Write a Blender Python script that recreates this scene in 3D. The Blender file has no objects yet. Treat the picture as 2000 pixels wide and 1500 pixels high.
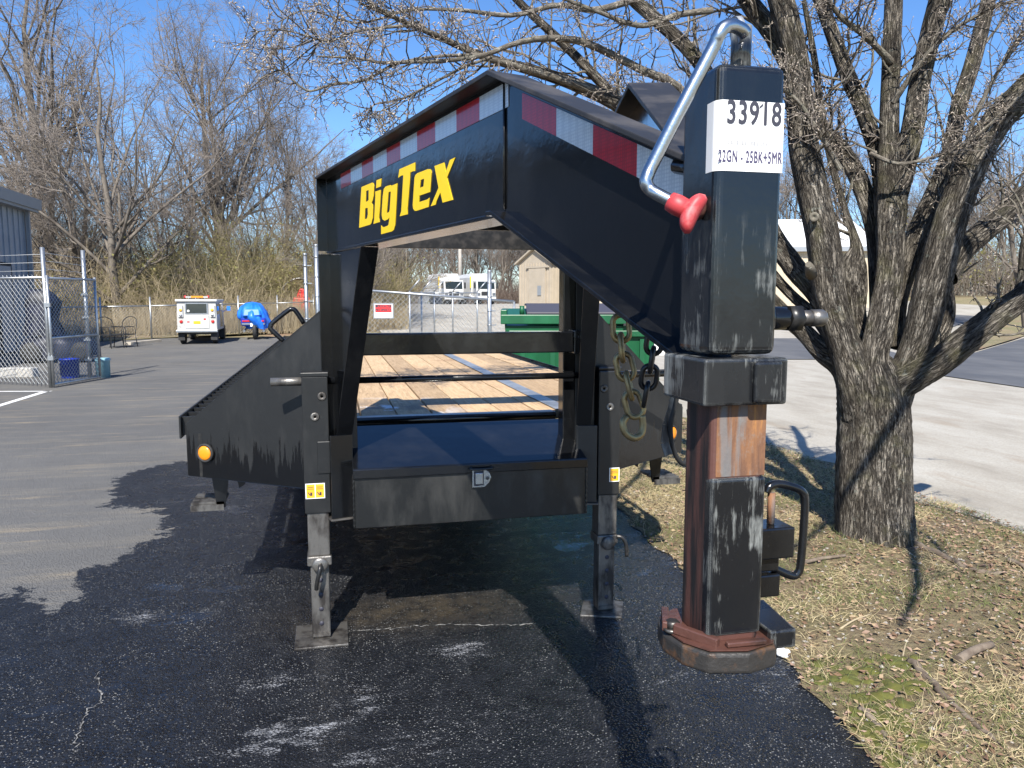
import bpy, math, random
import numpy as np
from mathutils import Vector, Matrix
from mathutils.geometry import tessellate_polygon

# ------------------------------------------------------------------ camera, sky, sun, exposure
scene = bpy.context.scene
C = scene.collection
CAM_H = 1.55
YAW, PITCH, FPX = math.radians(13.13), math.radians(6.28), 1500.0
_f = Vector((math.sin(YAW) * math.cos(PITCH), math.cos(YAW) * math.cos(PITCH), -math.sin(PITCH)))
_r = Vector((math.cos(YAW), -math.sin(YAW), 0))
_u = Vector((math.sin(YAW) * math.sin(PITCH), math.cos(YAW) * math.sin(PITCH), math.cos(PITCH)))
EYE = Vector((0, 0, CAM_H))
cam_d = bpy.data.cameras.new('camera')
cam_d.sensor_width = 36.0
cam_d.lens = FPX / 2000 * 36.0
cam_d.clip_start, cam_d.clip_end = 0.05, 2000
cam = bpy.data.objects.new('camera', cam_d)
C.objects.link(cam)
cam.matrix_world = Matrix(((_r.x, _u.x, -_f.x, 0), (_r.y, _u.y, -_f.y, 0), (_r.z, _u.z, -_f.z, CAM_H), (0, 0, 0, 1)))
scene.camera = cam

SUN_AZ = math.atan2(-0.290, -0.957)          # direction towards the sun, from +Y clockwise
SUN_EL = math.radians(44.0)
world = bpy.data.worlds.new('World')
scene.world = world
world.use_nodes = True
wn = world.node_tree.nodes
bg = wn['Background']
sky = wn.new('ShaderNodeTexSky')
sky.sky_type = 'NISHITA'
sky.sun_disc = False
sky.sun_elevation = SUN_EL
sky.sun_rotation = SUN_AZ
sky.altitude = 0
sky.air_density = 1.0
sky.dust_density = 0.2
sky.ozone_density = 2.6
hsv = wn.new('ShaderNodeHueSaturation')              # the photograph's rich blue
hsv.inputs['Saturation'].default_value = 1.16
world.node_tree.links.new(sky.outputs[0], hsv.inputs['Color'])
tint = wn.new('ShaderNodeMix'); tint.data_type = 'RGBA'; tint.blend_type = 'MULTIPLY'; tint.inputs[0].default_value = 1.0
tint.inputs[7].default_value = (.84, .96, 1.16, 1)
world.node_tree.links.new(hsv.outputs[0], tint.inputs[6])
world.node_tree.links.new(tint.outputs[2], bg.inputs['Color'])
bg.inputs['Strength'].default_value = 0.092
sun_d = bpy.data.lights.new('sun', 'SUN')
sun_d.energy = 5.0
sun_d.angle = math.radians(0.5)
sun_d.color = (1.0, 0.95, 0.87)
sun = bpy.data.objects.new('sun', sun_d)
C.objects.link(sun)
_s = Vector((math.sin(SUN_AZ) * math.cos(SUN_EL), math.cos(SUN_AZ) * math.cos(SUN_EL), math.sin(SUN_EL)))
sun.rotation_euler = (-_s).to_track_quat('-Z', 'Y').to_euler()
scene.view_settings.view_transform = 'Standard'
scene.view_settings.look = 'None'
scene.view_settings.gamma = 1.0
scene.view_settings.use_curve_mapping = False
scene.view_settings.exposure = 0.85

# ------------------------------------------------------------------ pixel of the photograph -> point in the place
def ray(px, py):
    return _f + _r * ((px - 1000) / FPX) + _u * ((750 - py) / FPX)
def at(px, py, dep):
    return EYE + ray(px, py) * dep
def at_y(px, py, y):
    d = ray(px, py); return EYE + d * (y / d.y)
def at_x(px, py, x):
    d = ray(px, py); return EYE + d * (x / d.x)
def at_z(px, py, z=0.0):
    d = ray(px, py); return EYE + d * ((z - CAM_H) / d.z)
def at_plane(px, py, p, n):
    d = ray(px, py); return EYE + d * ((Vector(p) - EYE).dot(n) / d.dot(n))

def sstep(t):
    t = min(1.0, max(0.0, t)); return t * t * (3 - 2 * t)
def gz(x, y):
    """terrain height: the lot is level, the land rises gently far behind and to the right"""
    return 1.0 * sstep((y - 24) / 34) + 1.0 * sstep((x - 24) / 25) * sstep((y + 10) / 20)
def gza(x, y):
    s = lambda t: np.clip(t, 0, 1) ** 2 * (3 - 2 * np.clip(t, 0, 1))
    return s((y - 24) / 34) + s((x - 24) / 25) * s((y + 10) / 20)

# ------------------------------------------------------------------ object helpers
def tag(o, label=None, cat=None, group=None, kind=None):
    if label: o['label'] = label
    if cat: o['category'] = cat
    if group: o['group'] = group
    if kind: o['kind'] = kind
    return o
def thing(name, label, cat, loc=(0, 0, 0), rz=0.0, group=None):
    o = bpy.data.objects.new(name, None)
    o.empty_display_size = 0.2
    C.objects.link(o)
    o.location = loc
    o.rotation_euler = (0, 0, rz)
    return tag(o, label, cat, group)
def kids(o):
    return [c for c in bpy.data.objects if c.parent == o]
def copy_tree(o, loc=None, rz=None, label=None, parent=None, scale=None):
    c = o.copy(); C.objects.link(c)
    if parent: c.parent = parent
    if loc is not None: c.location = loc
    if rz is not None: c.rotation_euler = (0, 0, rz)
    if scale is not None: c.scale = (scale,) * 3 if not hasattr(scale, '__len__') else scale
    if label: c['label'] = label
    for k in kids(o): copy_tree(k, parent=c)
    return c

def parent_inv(p):
    """vertices are in place coordinates: undo the root's offset (parts below a part already stand in place)"""
    return Matrix.Identity(4) if p.parent else Matrix.Translation(-Vector(p.location))

class MB:
    """collects simple shapes and links them as ONE mesh object"""
    def __init__(s): s.v = []; s.f = []; s.m = []; s.sm = []
    def add(s, vs, fs, mi=0, smooth=False):
        b = len(s.v); s.v += [tuple(p) for p in vs]
        for f in fs: s.f.append([b + i for i in f]); s.m.append(mi); s.sm.append(smooth)
        return s
    def hexa(s, c8, mi=0):
        return s.add(c8, [(0, 3, 2, 1), (4, 5, 6, 7), (0, 1, 5, 4), (1, 2, 6, 5), (2, 3, 7, 6), (3, 0, 4, 7)], mi)
    def box(s, x0, x1, y0, y1, z0, z1, mi=0):
        return s.hexa([(x0, y0, z0), (x1, y0, z0), (x1, y1, z0), (x0, y1, z0), (x0, y0, z1), (x1, y0, z1), (x1, y1, z1), (x0, y1, z1)], mi)
    def bar(s, a, b, w, h, up=(0, 0, 1), mi=0):
        a, b = Vector(a), Vector(b); d = (b - a).normalized(); up = Vector(up)
        sx = d.cross(up)
        if sx.length < 1e-4: sx = d.cross(Vector((1, 0, 0)))
        sx.normalize(); uz = sx.cross(d).normalized(); sx = sx * (w / 2); uz = uz * (h / 2)
        return s.hexa([a - sx - uz, a + sx - uz, b + sx - uz, b - sx - uz, a - sx + uz, a + sx + uz, b + sx + uz, b - sx + uz], mi)
    def prism(s, poly, off, mi=0):
        poly = [Vector(p) for p in poly]; off = Vector(off); n = len(poly)
        tri = tessellate_polygon([poly])
        s.add(poly + [p + off for p in poly], [tuple(t) for t in tri] + [tuple(i + n for i in reversed(t)) for t in tri] +
              [(i, i + n, (i + 1) % n + n, (i + 1) % n) for i in range(n)], mi)
        return s
    def sheet(s, loops, off, mi=0):
        """polygon with holes, thickened by off"""
        loops = [[Vector(p) for p in l] for l in loops]
        flat = [p for l in loops for p in l]; n = len(flat); off = Vector(off)
        tri = tessellate_polygon(loops)
        fs = [tuple(t) for t in tri] + [tuple(i + n for i in reversed(t)) for t in tri]
        b = 0
        for l in loops:
            k = len(l)
            fs += [(b + i, b + i + n, b + (i + 1) % k + n, b + (i + 1) % k) for i in range(k)]
            b += k
        return s.add(flat + [p + off for p in flat], fs, mi)
    def tube(s, pts, r, n=10, mi=0, cap=True, closed=False, smooth=True):
        pts = [Vector(p) for p in pts]; N = len(pts)
        rs = list(r) if hasattr(r, '__len__') else [r] * N
        vs = []; prev = None
        for i, p in enumerate(pts):
            if closed: t = pts[(i + 1) % N] - pts[i - 1]
            else: t = pts[min(i + 1, N - 1)] - pts[max(i - 1, 0)]
            t.normalize()
            if prev is None:
                a = Vector((0, 0, 1)) if abs(t.z) < .9 else Vector((1, 0, 0))
                x = t.cross(a).normalized()
            else:
                x = (prev - t * prev.dot(t)).normalized()
            prev = x; y = t.cross(x)
            for k in range(n):
                an = 2 * math.pi * k / n
                vs.append(p + (x * math.cos(an) + y * math.sin(an)) * rs[i])
        fs = []
        for i in range(N if closed else N - 1):
            j = (i + 1) % N
            for k in range(n):
                fs.append((i * n + k, i * n + (k + 1) % n, j * n + (k + 1) % n, j * n + k))
        s.add(vs, fs, mi, smooth)
        if cap and not closed:
            b = len(s.v) - len(vs)
            s.f.append([b + k for k in reversed(range(n))]); s.m.append(mi); s.sm.append(False)
            s.f.append([b + (N - 1) * n + k for k in range(n)]); s.m.append(mi); s.sm.append(False)
        return s
    def cyl(s, a, b, r, n=16, mi=0, r2=None):
        return s.tube([a, b], [r, r if r2 is None else r2], n, mi)
    def lathe(s, prof, origin, axis=(0, 0, 1), n=20, mi=0):
        ax = Vector(axis).normalized(); x = ax.cross(Vector((0, 0, 1)) if abs(ax.z) < .9 else Vector((1, 0, 0))).normalized(); y = ax.cross(x)
        o = Vector(origin); vs = []
        for r, h in prof:
            for k in range(n):
                an = 2 * math.pi * k / n; vs.append(o + ax * h + (x * math.cos(an) + y * math.sin(an)) * r)
        fs = [(i * n + k, i * n + (k + 1) % n, (i + 1) * n + (k + 1) % n, (i + 1) * n + k) for i in range(len(prof) - 1) for k in range(n)]
        s.add(vs, fs, mi, True)
        b = len(s.v) - len(vs); L = len(prof) - 1
        if prof[0][0] > 1e-5: s.f.append([b + k for k in reversed(range(n))]); s.m.append(mi); s.sm.append(False)
        if prof[L][0] > 1e-5: s.f.append([b + L * n + k for k in range(n)]); s.m.append(mi); s.sm.append(False)
        return s
    def build(s, name, mat, parent=None, bevel=0.0, world_coords=True, seg=2):
        me = bpy.data.meshes.new(name)
        me.from_pydata(s.v, [], s.f)
        for m in (mat if isinstance(mat, (list, tuple)) else [mat]): me.materials.append(m)
        me.polygons.foreach_set('material_index', s.m)
        me.polygons.foreach_set('use_smooth', s.sm)
        import bmesh
        bm = bmesh.new(); bm.from_mesh(me); bmesh.ops.recalc_face_normals(bm, faces=bm.faces); bm.to_mesh(me); bm.free()
        me.update()
        o = bpy.data.objects.new(name, me); C.objects.link(o)
        if parent:
            o.parent = parent
            if world_coords:
                o.matrix_parent_inverse = parent_inv(parent)
        if bevel:
            b = o.modifiers.new('bevel', 'BEVEL'); b.width = bevel; b.segments = seg; b.limit_method = 'ANGLE'; b.angle_limit = math.radians(40); b.harden_normals = False
        return o

def np_mesh(name, V, Q, mat, parent=None, smooth=True, uv=None, tri=False, mats=None, midx=None):
    """big mesh from arrays; Q (n,4) or (n,3)"""
    me = bpy.data.meshes.new(name)
    k = Q.shape[1]
    me.vertices.add(len(V)); me.vertices.foreach_set('co', np.ascontiguousarray(V, dtype=np.float32).ravel())
    me.loops.add(Q.size); me.loops.foreach_set('vertex_index', np.ascontiguousarray(Q, dtype=np.int32).ravel())
    me.polygons.add(len(Q)); me.polygons.foreach_set('loop_start', np.arange(len(Q), dtype=np.int32) * k)
    me.polygons.foreach_set('use_smooth', np.full(len(Q), smooth))
    if uv is not None:
        l = me.uv_layers.new(name='UVMap'); l.data.foreach_set('uv', np.ascontiguousarray(uv, dtype=np.float32).ravel())
    for m in (mats or [mat]): me.materials.append(m)
    if midx is not None: me.polygons.foreach_set('material_index', np.ascontiguousarray(midx, dtype=np.int32))
    me.update(calc_edges=True)
    o = bpy.data.objects.new(name, me); C.objects.link(o)
    if parent: o.parent = parent
    return o

def tubes(groups):
    """groups: list of (P (B,N,3), R (B,N), sides) -> V, Q, UV for many tubes at once"""
    Vs, Qs, Us, base = [], [], [], 0
    for P, Rr, S in groups:
        B, N, _ = P.shape
        if B == 0: continue
        T = np.empty_like(P); T[:, 1:-1] = P[:, 2:] - P[:, :-2]; T[:, 0] = P[:, 1] - P[:, 0]; T[:, -1] = P[:, -1] - P[:, -2]
        T /= np.linalg.norm(T, axis=2, keepdims=True) + 1e-9
        ax = P[:, -1] - P[:, 0]
        ref = np.where(np.abs(ax[:, 2:3]) < .8 * np.linalg.norm(ax, axis=1, keepdims=True), [[0., 0., 1.]], [[1., 0., .05]])
        X = np.cross(T, ref[:, None, :]); X /= np.linalg.norm(X, axis=2, keepdims=True) + 1e-9
        Yv = np.cross(T, X)
        an = np.arange(S) * 2 * np.pi / S
        V = P[:, :, None, :] + Rr[:, :, None, None] * (X[:, :, None, :] * np.cos(an)[None, None, :, None] + Yv[:, :, None, :] * np.sin(an)[None, None, :, None])
        idx = base + np.arange(B * N * S).reshape(B, N, S)
        nx = np.roll(idx, -1, axis=2)
        q = np.stack([idx[:, :-1], nx[:, :-1], nx[:, 1:], idx[:, 1:]], axis=-1).reshape(-1, 4)
        L = np.concatenate([np.zeros((B, 1)), np.cumsum(np.linalg.norm(np.diff(P, axis=1), axis=2), axis=1)], axis=1)
        r0 = Rr.mean(axis=1)[:, None, None] * 2 * np.pi
        u0 = np.broadcast_to((np.arange(S) / S)[None, None, :] * r0, (B, N - 1, S)); u1 = np.broadcast_to(((np.arange(S) + 1) / S)[None, None, :] * r0, (B, N - 1, S))
        v0 = np.broadcast_to(L[:, :-1, None], (B, N - 1, S)); v1 = np.broadcast_to(L[:, 1:, None], (B, N - 1, S))
        uv = np.stack([np.stack([u0, v0], -1), np.stack([u1, v0], -1), np.stack([u1, v1], -1), np.stack([u0, v1], -1)], axis=-2).reshape(-1, 2)
        Vs.append(V.reshape(-1, 3)); Qs.append(q); Us.append(uv); base += B * N * S
    return np.concatenate(Vs), np.concatenate(Qs), np.concatenate(Us)

def unit(a): return a / (np.linalg.norm(a, axis=-1, keepdims=True) + 1e-9)
def grow(rng, st, di, ln, r0, N, wig=.25, trop=(0, 0, .1), taper=.75):
    B = len(st); P = np.zeros((B, N, 3)); P[:, 0] = st; d = unit(di); tr = np.array(trop)
    for k in range(N - 1):
        P[:, k + 1] = P[:, k] + d * (ln / (N - 1))[:, None]
        d = unit(d + rng.normal(0, wig, (B, 3)) + tr)
    t = np.linspace(0, 1, N)[None, :]
    return P, r0[:, None] * (1 - taper * t)
def spawn(rng, P, Rr, m, t0=.25, t1=1., a0=30, a1=65, lr=(.35, .7), rr=.55, lmul=None):
    B, N, _ = P.shape
    i = np.repeat(np.arange(B), m); n = len(i)
    t = (t0 + (t1 - t0) * rng.random(n)) * (N - 1)
    k = np.minimum(t.astype(int), N - 2); f = (t - k)[:, None]
    st = P[i, k] * (1 - f) + P[i, k + 1] * f
    tg = unit(P[i, k + 1] - P[i, k])
    rad = Rr[i, k] * (1 - f[:, 0]) + Rr[i, k + 1] * f[:, 0]
    rv = rng.normal(0, 1, (n, 3)); pp = unit(rv - tg * (rv * tg).sum(1, keepdims=True))
    an = np.radians(a0 + (a1 - a0) * rng.random(n))[:, None]
    L = np.linalg.norm(np.diff(P, axis=1), axis=2).sum(1)[i] if lmul is None else lmul
    ln = L * (lr[0] + (lr[1] - lr[0]) * rng.random(n)) * (1.15 - .5 * t / (N - 1))
    return st, tg * np.cos(an) + pp * np.sin(an), ln, rad * rr

def smooth_path(ctrl, n):
    """Catmull-Rom through control rows (any width)"""
    c = np.array(ctrl, float); c = np.vstack([2 * c[0] - c[1], c, 2 * c[-1] - c[-2]])
    out = []
    S = len(c) - 3
    for t in np.linspace(0, S - 1e-6, n):
        i = int(t); f = t - i; a, b, d, e = c[i], c[i + 1], c[i + 2], c[i + 3]
        out.append(.5 * (2 * b + (d - a) * f + (2 * a - 5 * b + 4 * d - e) * f * f + (3 * b - a - 3 * d + e) * f ** 3))
    return np.array(out)

# ------------------------------------------------------------------ materials
class NT:
    def __init__(s, name):
        s.m = bpy.data.materials.new(name); s.m.use_nodes = True
        s.t = s.m.node_tree; s.b = s.t.nodes['Principled BSDF']; s.out = s.t.nodes['Material Output']
        s.tc = s.t.nodes.new('ShaderNodeTexCoord')
    def n(s, ty, **kw):
        nd = s.t.nodes.new(ty)
        for k, v in kw.items(): setattr(nd, k, v)
        return nd
    def l(s, a, b): s.t.links.new(a, b)
    def coord(s, sc=(1, 1, 1), src='Object', rot=(0, 0, 0)):
        mp = s.n('ShaderNodeMapping'); s.l(s.tc.outputs[src], mp.inputs[0]); mp.inputs['Scale'].default_value = sc; mp.inputs['Rotation'].default_value = rot
        return mp.outputs[0]
    def pos(s, sc=(1, 1, 1)):
        g = s.n('ShaderNodeNewGeometry'); mp = s.n('ShaderNodeMapping'); s.l(g.outputs['Position'], mp.inputs[0]); mp.inputs['Scale'].default_value = sc
        return mp.outputs[0]
    def noise(s, co, scale, detail=5, rough=.6, dist=0.):
        nd = s.n('ShaderNodeTexNoise'); s.l(co, nd.inputs['Vector']); nd.inputs['Scale'].default_value = scale
        nd.inputs['Detail'].default_value = detail; nd.inputs['Roughness'].default_value = rough; nd.inputs['Distortion'].default_value = dist
        return nd.outputs['Fac']
    def voro(s, co, scale, feature='F1', out='Distance', rnd=1.):
        nd = s.n('ShaderNodeTexVoronoi', feature=feature); s.l(co, nd.inputs['Vector']); nd.inputs['Scale'].default_value = scale; nd.inputs['Randomness'].default_value = rnd
        return nd.outputs[out]
    def ramp(s, fac, stops):
        nd = s.n('ShaderNodeValToRGB'); cr = nd.color_ramp
        while len(cr.elements) < len(stops): cr.elements.new(.5)
        for e, (p, c) in zip(cr.elements, stops):
            e.position = p; e.color = (c, c, c, 1) if not hasattr(c, '__len__') else (*c, 1)
        s.l(fac, nd.inputs[0]); return nd.outputs[0]
    def mix(s, fac, a, b):
        nd = s.n('ShaderNodeMix', data_type='RGBA')
        if hasattr(fac, 'links'): s.l(fac, nd.inputs[0])
        else: nd.inputs[0].default_value = fac
        for v, i in ((a, 6), (b, 7)):
            if hasattr(v, 'links'): s.l(v, nd.inputs[i])
            else: nd.inputs[i].default_value = (*v, 1) if hasattr(v, '__len__') else (v, v, v, 1)
        return nd.outputs[2]
    def math(s, op, a, b=None):
        nd = s.n('ShaderNodeMath', operation=op)
        for v, i in ((a, 0), (b, 1)):
            if v is None: continue
            if hasattr(v, 'links'): s.l(v, nd.inputs[i])
            else: nd.inputs[i].default_value = v
        return nd.outputs[0]
    def attr(s, name):
        return s.n('ShaderNodeAttribute', attribute_name=name).outputs['Fac']
    def bump(s, h, strength=.5, dist=.01):
        nd = s.n('ShaderNodeBump'); nd.inputs['Strength'].default_value = strength; nd.inputs['Distance'].default_value = dist
        s.l(h, nd.inputs['Height']); s.l(nd.outputs[0], s.b.inputs['Normal']); return nd
    def set(s, **kw):
        names = dict(col='Base Color', rough='Roughness', metal='Metallic', coat='Coat Weight', crough='Coat Roughness', spec='Specular IOR Level', alpha='Alpha', trans='Transmission Weight', ior='IOR')
        for k, v in kw.items():
            i = s.b.inputs[names[k]]
            if hasattr(v, 'links'): s.l(v, i)
            elif k == 'col': i.default_value = (*v, 1)
            else: i.default_value = v
        return s.m

def simple(name, col, rough=.5, metal=0., col2=None, scale=6., lo=.42, hi=.62, stretch=(1, 1, 1), bump=0., bscale=60., coat=0., detail=6, rough2=None, bdist=.004, spec=.5):
    t = NT(name)
    if col2 is not None:
        f = t.ramp(t.noise(t.coord(stretch), scale, detail), [(lo, 0.), (hi, 1.)])
        t.set(col=t.mix(f, col, col2))
        if rough2 is not None: t.set(rough=t.mix(f, rough, rough2))
        else: t.set(rough=rough)
    else: t.set(col=col, rough=rough)
    t.set(metal=metal, coat=coat, spec=spec)
    if bump: t.bump(t.noise(t.coord(), bscale, 4), bump, bdist)
    return t.m
def black_paint(name, base=(.0045, .005, .006), rough=.17, dust=.5, scratch=0., dust_col=(.075, .073, .068), scl=1.0, wetrun=False, coat=.2, ztop=None):
    t = NT(name)
    co = t.coord()
    d1 = t.ramp(t.noise(t.coord((1, 1, .35)), 7 * scl, 8, .65), [(.48, 0.), (.78, dust)])
    d2 = t.ramp(t.noise(co, 160 * scl, 3), [(.66, 0.), (.74, dust * .8)])
    d = t.math('MAXIMUM', d1, d2)
    col = t.mix(d, base, dust_col)
    if scratch:
        sm = t.noise(t.coord((5, 5, .6), rot=(0, .25, 0)), 9 * scl, 8, .7)
        area = t.noise(co, 5.3 * scl, 4, .65)
        fine = t.noise(t.coord((9, 9, 1.2), rot=(0, -.35, 0)), 26 * scl, 6, .75)
        s = t.ramp(t.math('ADD', t.math('MULTIPLY', sm, t.ramp(area, [(.38, .55), (.56, 1.08)])), t.math('MULTIPLY', t.math('SUBTRACT', fine, .5), .5)), [(.48, 0.), (.74, scratch)])
        if ztop:                                                      # the rubbing only reaches this high up the post
            sp = t.n('ShaderNodeSeparateXYZ'); gm = t.n('ShaderNodeNewGeometry'); t.l(gm.outputs['Position'], sp.inputs[0])
            s = t.math('MULTIPLY', s, t.ramp(t.math('MULTIPLY', t.math('SUBTRACT', ztop, sp.outputs[2]), 9.), [(0., 0.), (1., 1.)]))
        bv = t.n('ShaderNodeBevel', samples=4); bv.inputs['Radius'].default_value = .007; ge = t.n('ShaderNodeNewGeometry')   # paint rubbed off the corners
        dp = t.n('ShaderNodeVectorMath', operation='DOT_PRODUCT'); t.l(bv.outputs[0], dp.inputs[0]); t.l(ge.outputs['True Normal'], dp.inputs[1])
        ew = t.math('MULTIPLY', t.ramp(dp.outputs['Value'], [(.86, .7), (.985, 0.)]), t.ramp(t.noise(t.coord((1, 1, .5)), 14, 6, .75), [(.42, 0.), (.58, 1.)]))
        s = t.math('MAXIMUM', s, ew)
        col = t.mix(s, col, (.30, .31, .29)); d = t.math('MAXIMUM', d, s)
    rg = t.mix(d, rough, .62)
    if wetrun:                                                        # water that has run down the lower half of the plate
        sp = t.n('ShaderNodeSeparateXYZ'); gm = t.n('ShaderNodeNewGeometry'); t.l(gm.outputs['Position'], sp.inputs[0])
        run = t.noise(t.pos((7, 7, .45)), 6, 7, .7)
        w = t.ramp(t.math('SUBTRACT', t.math('MULTIPLY', run, 1.3), t.math('MULTIPLY', t.math('SUBTRACT', sp.outputs[2], .66), 1.9)), [(.30, 0.), (.35, 1.)])
        col = t.mix(w, col, (.004, .004, .0045)); rg = t.mix(w, rg, .16)
    t.set(col=col, rough=rg, coat=coat, crough=.08)
    t.bump(t.math('ADD', t.noise(co, 22, 3), t.math('MULTIPLY', t.noise(co, 5, 2), 2.5)), .07, .01)
    return t.m
M = {}
M['paint'] = black_paint('black_gloss_paint', dust=.18)
M['web'] = black_paint('black_web_paint', dust=.14, rough=.12, scl=.6, coat=.35)
M['wing'] = black_paint('dusty_black_paint', base=(.011, .0115, .012), rough=.36, dust=.30, scl=.7, coat=.1)
M['wingplate'] = black_paint('rain_streaked_paint', base=(.013, .0135, .014), rough=.40, dust=.30, scl=.7, coat=.05, wetrun=True)
M['flangetop'] = black_paint('grimy_flange_paint', base=(.020, .019, .018), rough=.5, dust=.7, scl=.8, coat=.0, dust_col=(.13, .115, .10))
M['worn'] = black_paint('worn_black_paint', base=(.006, .007, .009), rough=.24, dust=.2, scratch=.8)
M['post'] = black_paint('post_black_paint', base=(.006, .0075, .010), rough=.2, dust=.12, scratch=.75, ztop=1.68)
M['post_low'] = black_paint('scuffed_post_paint', base=(.006, .007, .009), rough=.25, dust=.15, scratch=.9)
M['dusty_paint'] = black_paint('dusty_toolbox_paint', base=(.009, .0095, .0095), rough=.3, dust=.5, scl=.8)
M['darksteel'] = simple('dark_oily_steel', (.02, .02, .02), .35, .3, (.06, .055, .05), 25, .45, .7)
M['bare'] = simple('worn_bare_steel', (.20, .19, .175), .38, .7, (.05, .045, .042), 14, .45, .62, (1, 1, .4), .25, 120, rough2=.55)
def rust_mat():
    t = NT('orange_rust'); a = t.noise(t.coord((2.2, 2.2, .35)), 16, 7, .7); b = t.noise(t.coord((1.3, 1.3, .8)), 34, 6, .75)
    c = t.ramp(a, [(.32, (.075, .045, .035)), (.46, (.17, .085, .048)), (.58, (.25, .12, .055)), (.66, (.46, .21, .055))])
    c = t.mix(t.ramp(b, [(.54, 0.), (.66, .8)]), c, (.20, .165, .14)); c = t.mix(t.ramp(t.noise(t.coord((3, 3, .2)), 9, 5), [(.60, 0.), (.66, .7)]), c, (.16, .165, .165))
    t.set(col=c, rough=.75, spec=.3); t.bump(b, .5, .004); return t.m
M['rust'] = rust_mat()
M['primer'] = simple('brown_primer_rust', (.095, .040, .030), .55, 0, (.012, .011, .011), 9, .44, .54, (2.4, 2.4, .22), .2, 90)
M['basert'] = simple('rusty_base_plate', (.040, .037, .034), .5, .25, (.15, .075, .035), 22, .52, .68, (1, 1, 1), .6, 60)
M['basetop'] = simple('red_brown_base', (.10, .045, .034), .35, .1, (.045, .024, .018), 15, .45, .65, (1, 1, 1), .4, 80)
M['zinc'] = simple('zinc_plated_rod', (.50, .53, .55), .27, 1., (.38, .41, .44), 12, .4, .7, (1, 1, .5), .1, 150)
M['galv'] = simple('galvanised_steel', (.45, .47, .48), .42, .85, (.32, .34, .36), 30, .4, .7)
M['wire'] = simple('galvanised_wire', (.42, .44, .45), .5, .5)
M['alum'] = simple('wet_steel_strip', (.20, .205, .21), .4, .3, (.34, .35, .36), 9, .4, .65)
M['chain'] = simple('gold_zinc_chain', (.40, .29, .13), .42, .65, (.20, .15, .08), 30, .4, .7)
M['blackchain'] = simple('black_chain', (.015, .015, .016), .3, .2)
M['red'] = simple('red_plastic', (.46, .045, .05), .5, 0, (.58, .20, .19), 40, .5, .75)
M['amber'] = simple('amber_lens', (.85, .27, .01), .25, 0, coat=.6)
M['rubber'] = simple('black_rubber', (.018, .018, .018), .7, 0, (.03, .03, .03), 20)
M['yellow'] = simple('yellow_vinyl', (.92, .62, .012), .45)
M['white'] = simple('white_vinyl', (.80, .80, .78), .5, 0, (.74, .74, .73), 40, .5, .7)
M['orange'] = simple('orange_sticker', (.85, .40, .02), .5)
M['ink'] = simple('black_ink', (.035, .035, .05), .6)
M['inkgrey'] = simple('grey_ink', (.30, .30, .31), .6)
M['inkblue'] = simple('blue_black_ink', (.06, .05, .11), .6)
def refl(name, col, dark):
    t = NT(name)
    v = t.voro(t.coord((1, 1, 1)), 150, 'F1', rnd=.15)
    t.set(col=t.mix(t.ramp(v, [(.3, 0.), (.55, 1.)]), col, dark), rough=.3, metal=.15, coat=.6); return t.m
M['tape_white'] = refl('white_reflective_tape', (.88, .88, .85), (.70, .71, .70))
M['tape_red'] = refl('red_reflective_tape', (.70, .012, .022), (.52, .010, .016))

def wood():
    t = NT('weathered_deck_wood')
    oi = t.n('ShaderNodeObjectInfo')
    g = t.noise(t.pos((10, .7, 10)), 6, 8, .65, 1.2)
    fine = t.noise(t.pos((60, 2.0, 60)), 4, 4)
    blotch = t.noise(t.pos(), 2.3, 5)
    c = t.ramp(g, [(.3, (.33, .215, .115)), (.5, (.50, .345, .19)), (.7, (.61, .44, .26))])
    c = t.mix(t.ramp(fine, [(.45, 0.), (.75, .35)]), c, (.22, .14, .08))
    c = t.mix(t.ramp(blotch, [(.56, 0.), (.72, .5)]), c, (.30, .165, .085))
    hsv = t.n('ShaderNodeHueSaturation'); t.l(c, hsv.inputs['Color'])
    t.l(t.math('ADD', t.math('MULTIPLY', oi.outputs['Random'], .35), .80), hsv.inputs['Value'])
    c = hsv.outputs[0]
    # weathered grey front metre and dried soap patches
    sp = t.n('ShaderNodeSeparateXYZ'); gm = t.n('ShaderNodeNewGeometry'); t.l(gm.outputs['Position'], sp.inputs[0])
    front = t.math('SUBTRACT', 4.75, sp.outputs[1])
    left = t.math('SUBTRACT', .75, sp.outputs[0])
    m = t.math('MULTIPLY', t.ramp(front, [(0., 0.), (.45, 1.)]), t.ramp(left, [(0., 0.), (.35, 1.)]))
    c = t.mix(t.math('MULTIPLY', m, t.ramp(t.noise(t.pos(), 3.5, 5), [(.40, 0.), (.55, .75)])), c, (.11, .10, .09))
    soap = t.math('MULTIPLY', m, t.ramp(t.noise(t.pos((1, .6, 1)), 6, 4), [(.56, 0.), (.62, 1.)]))
    c = t.mix(soap, c, (.62, .64, .66))
    t.set(col=c, rough=.75); t.bump(fine, .35, .004); return t.m
M['wood'] = wood()

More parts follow.
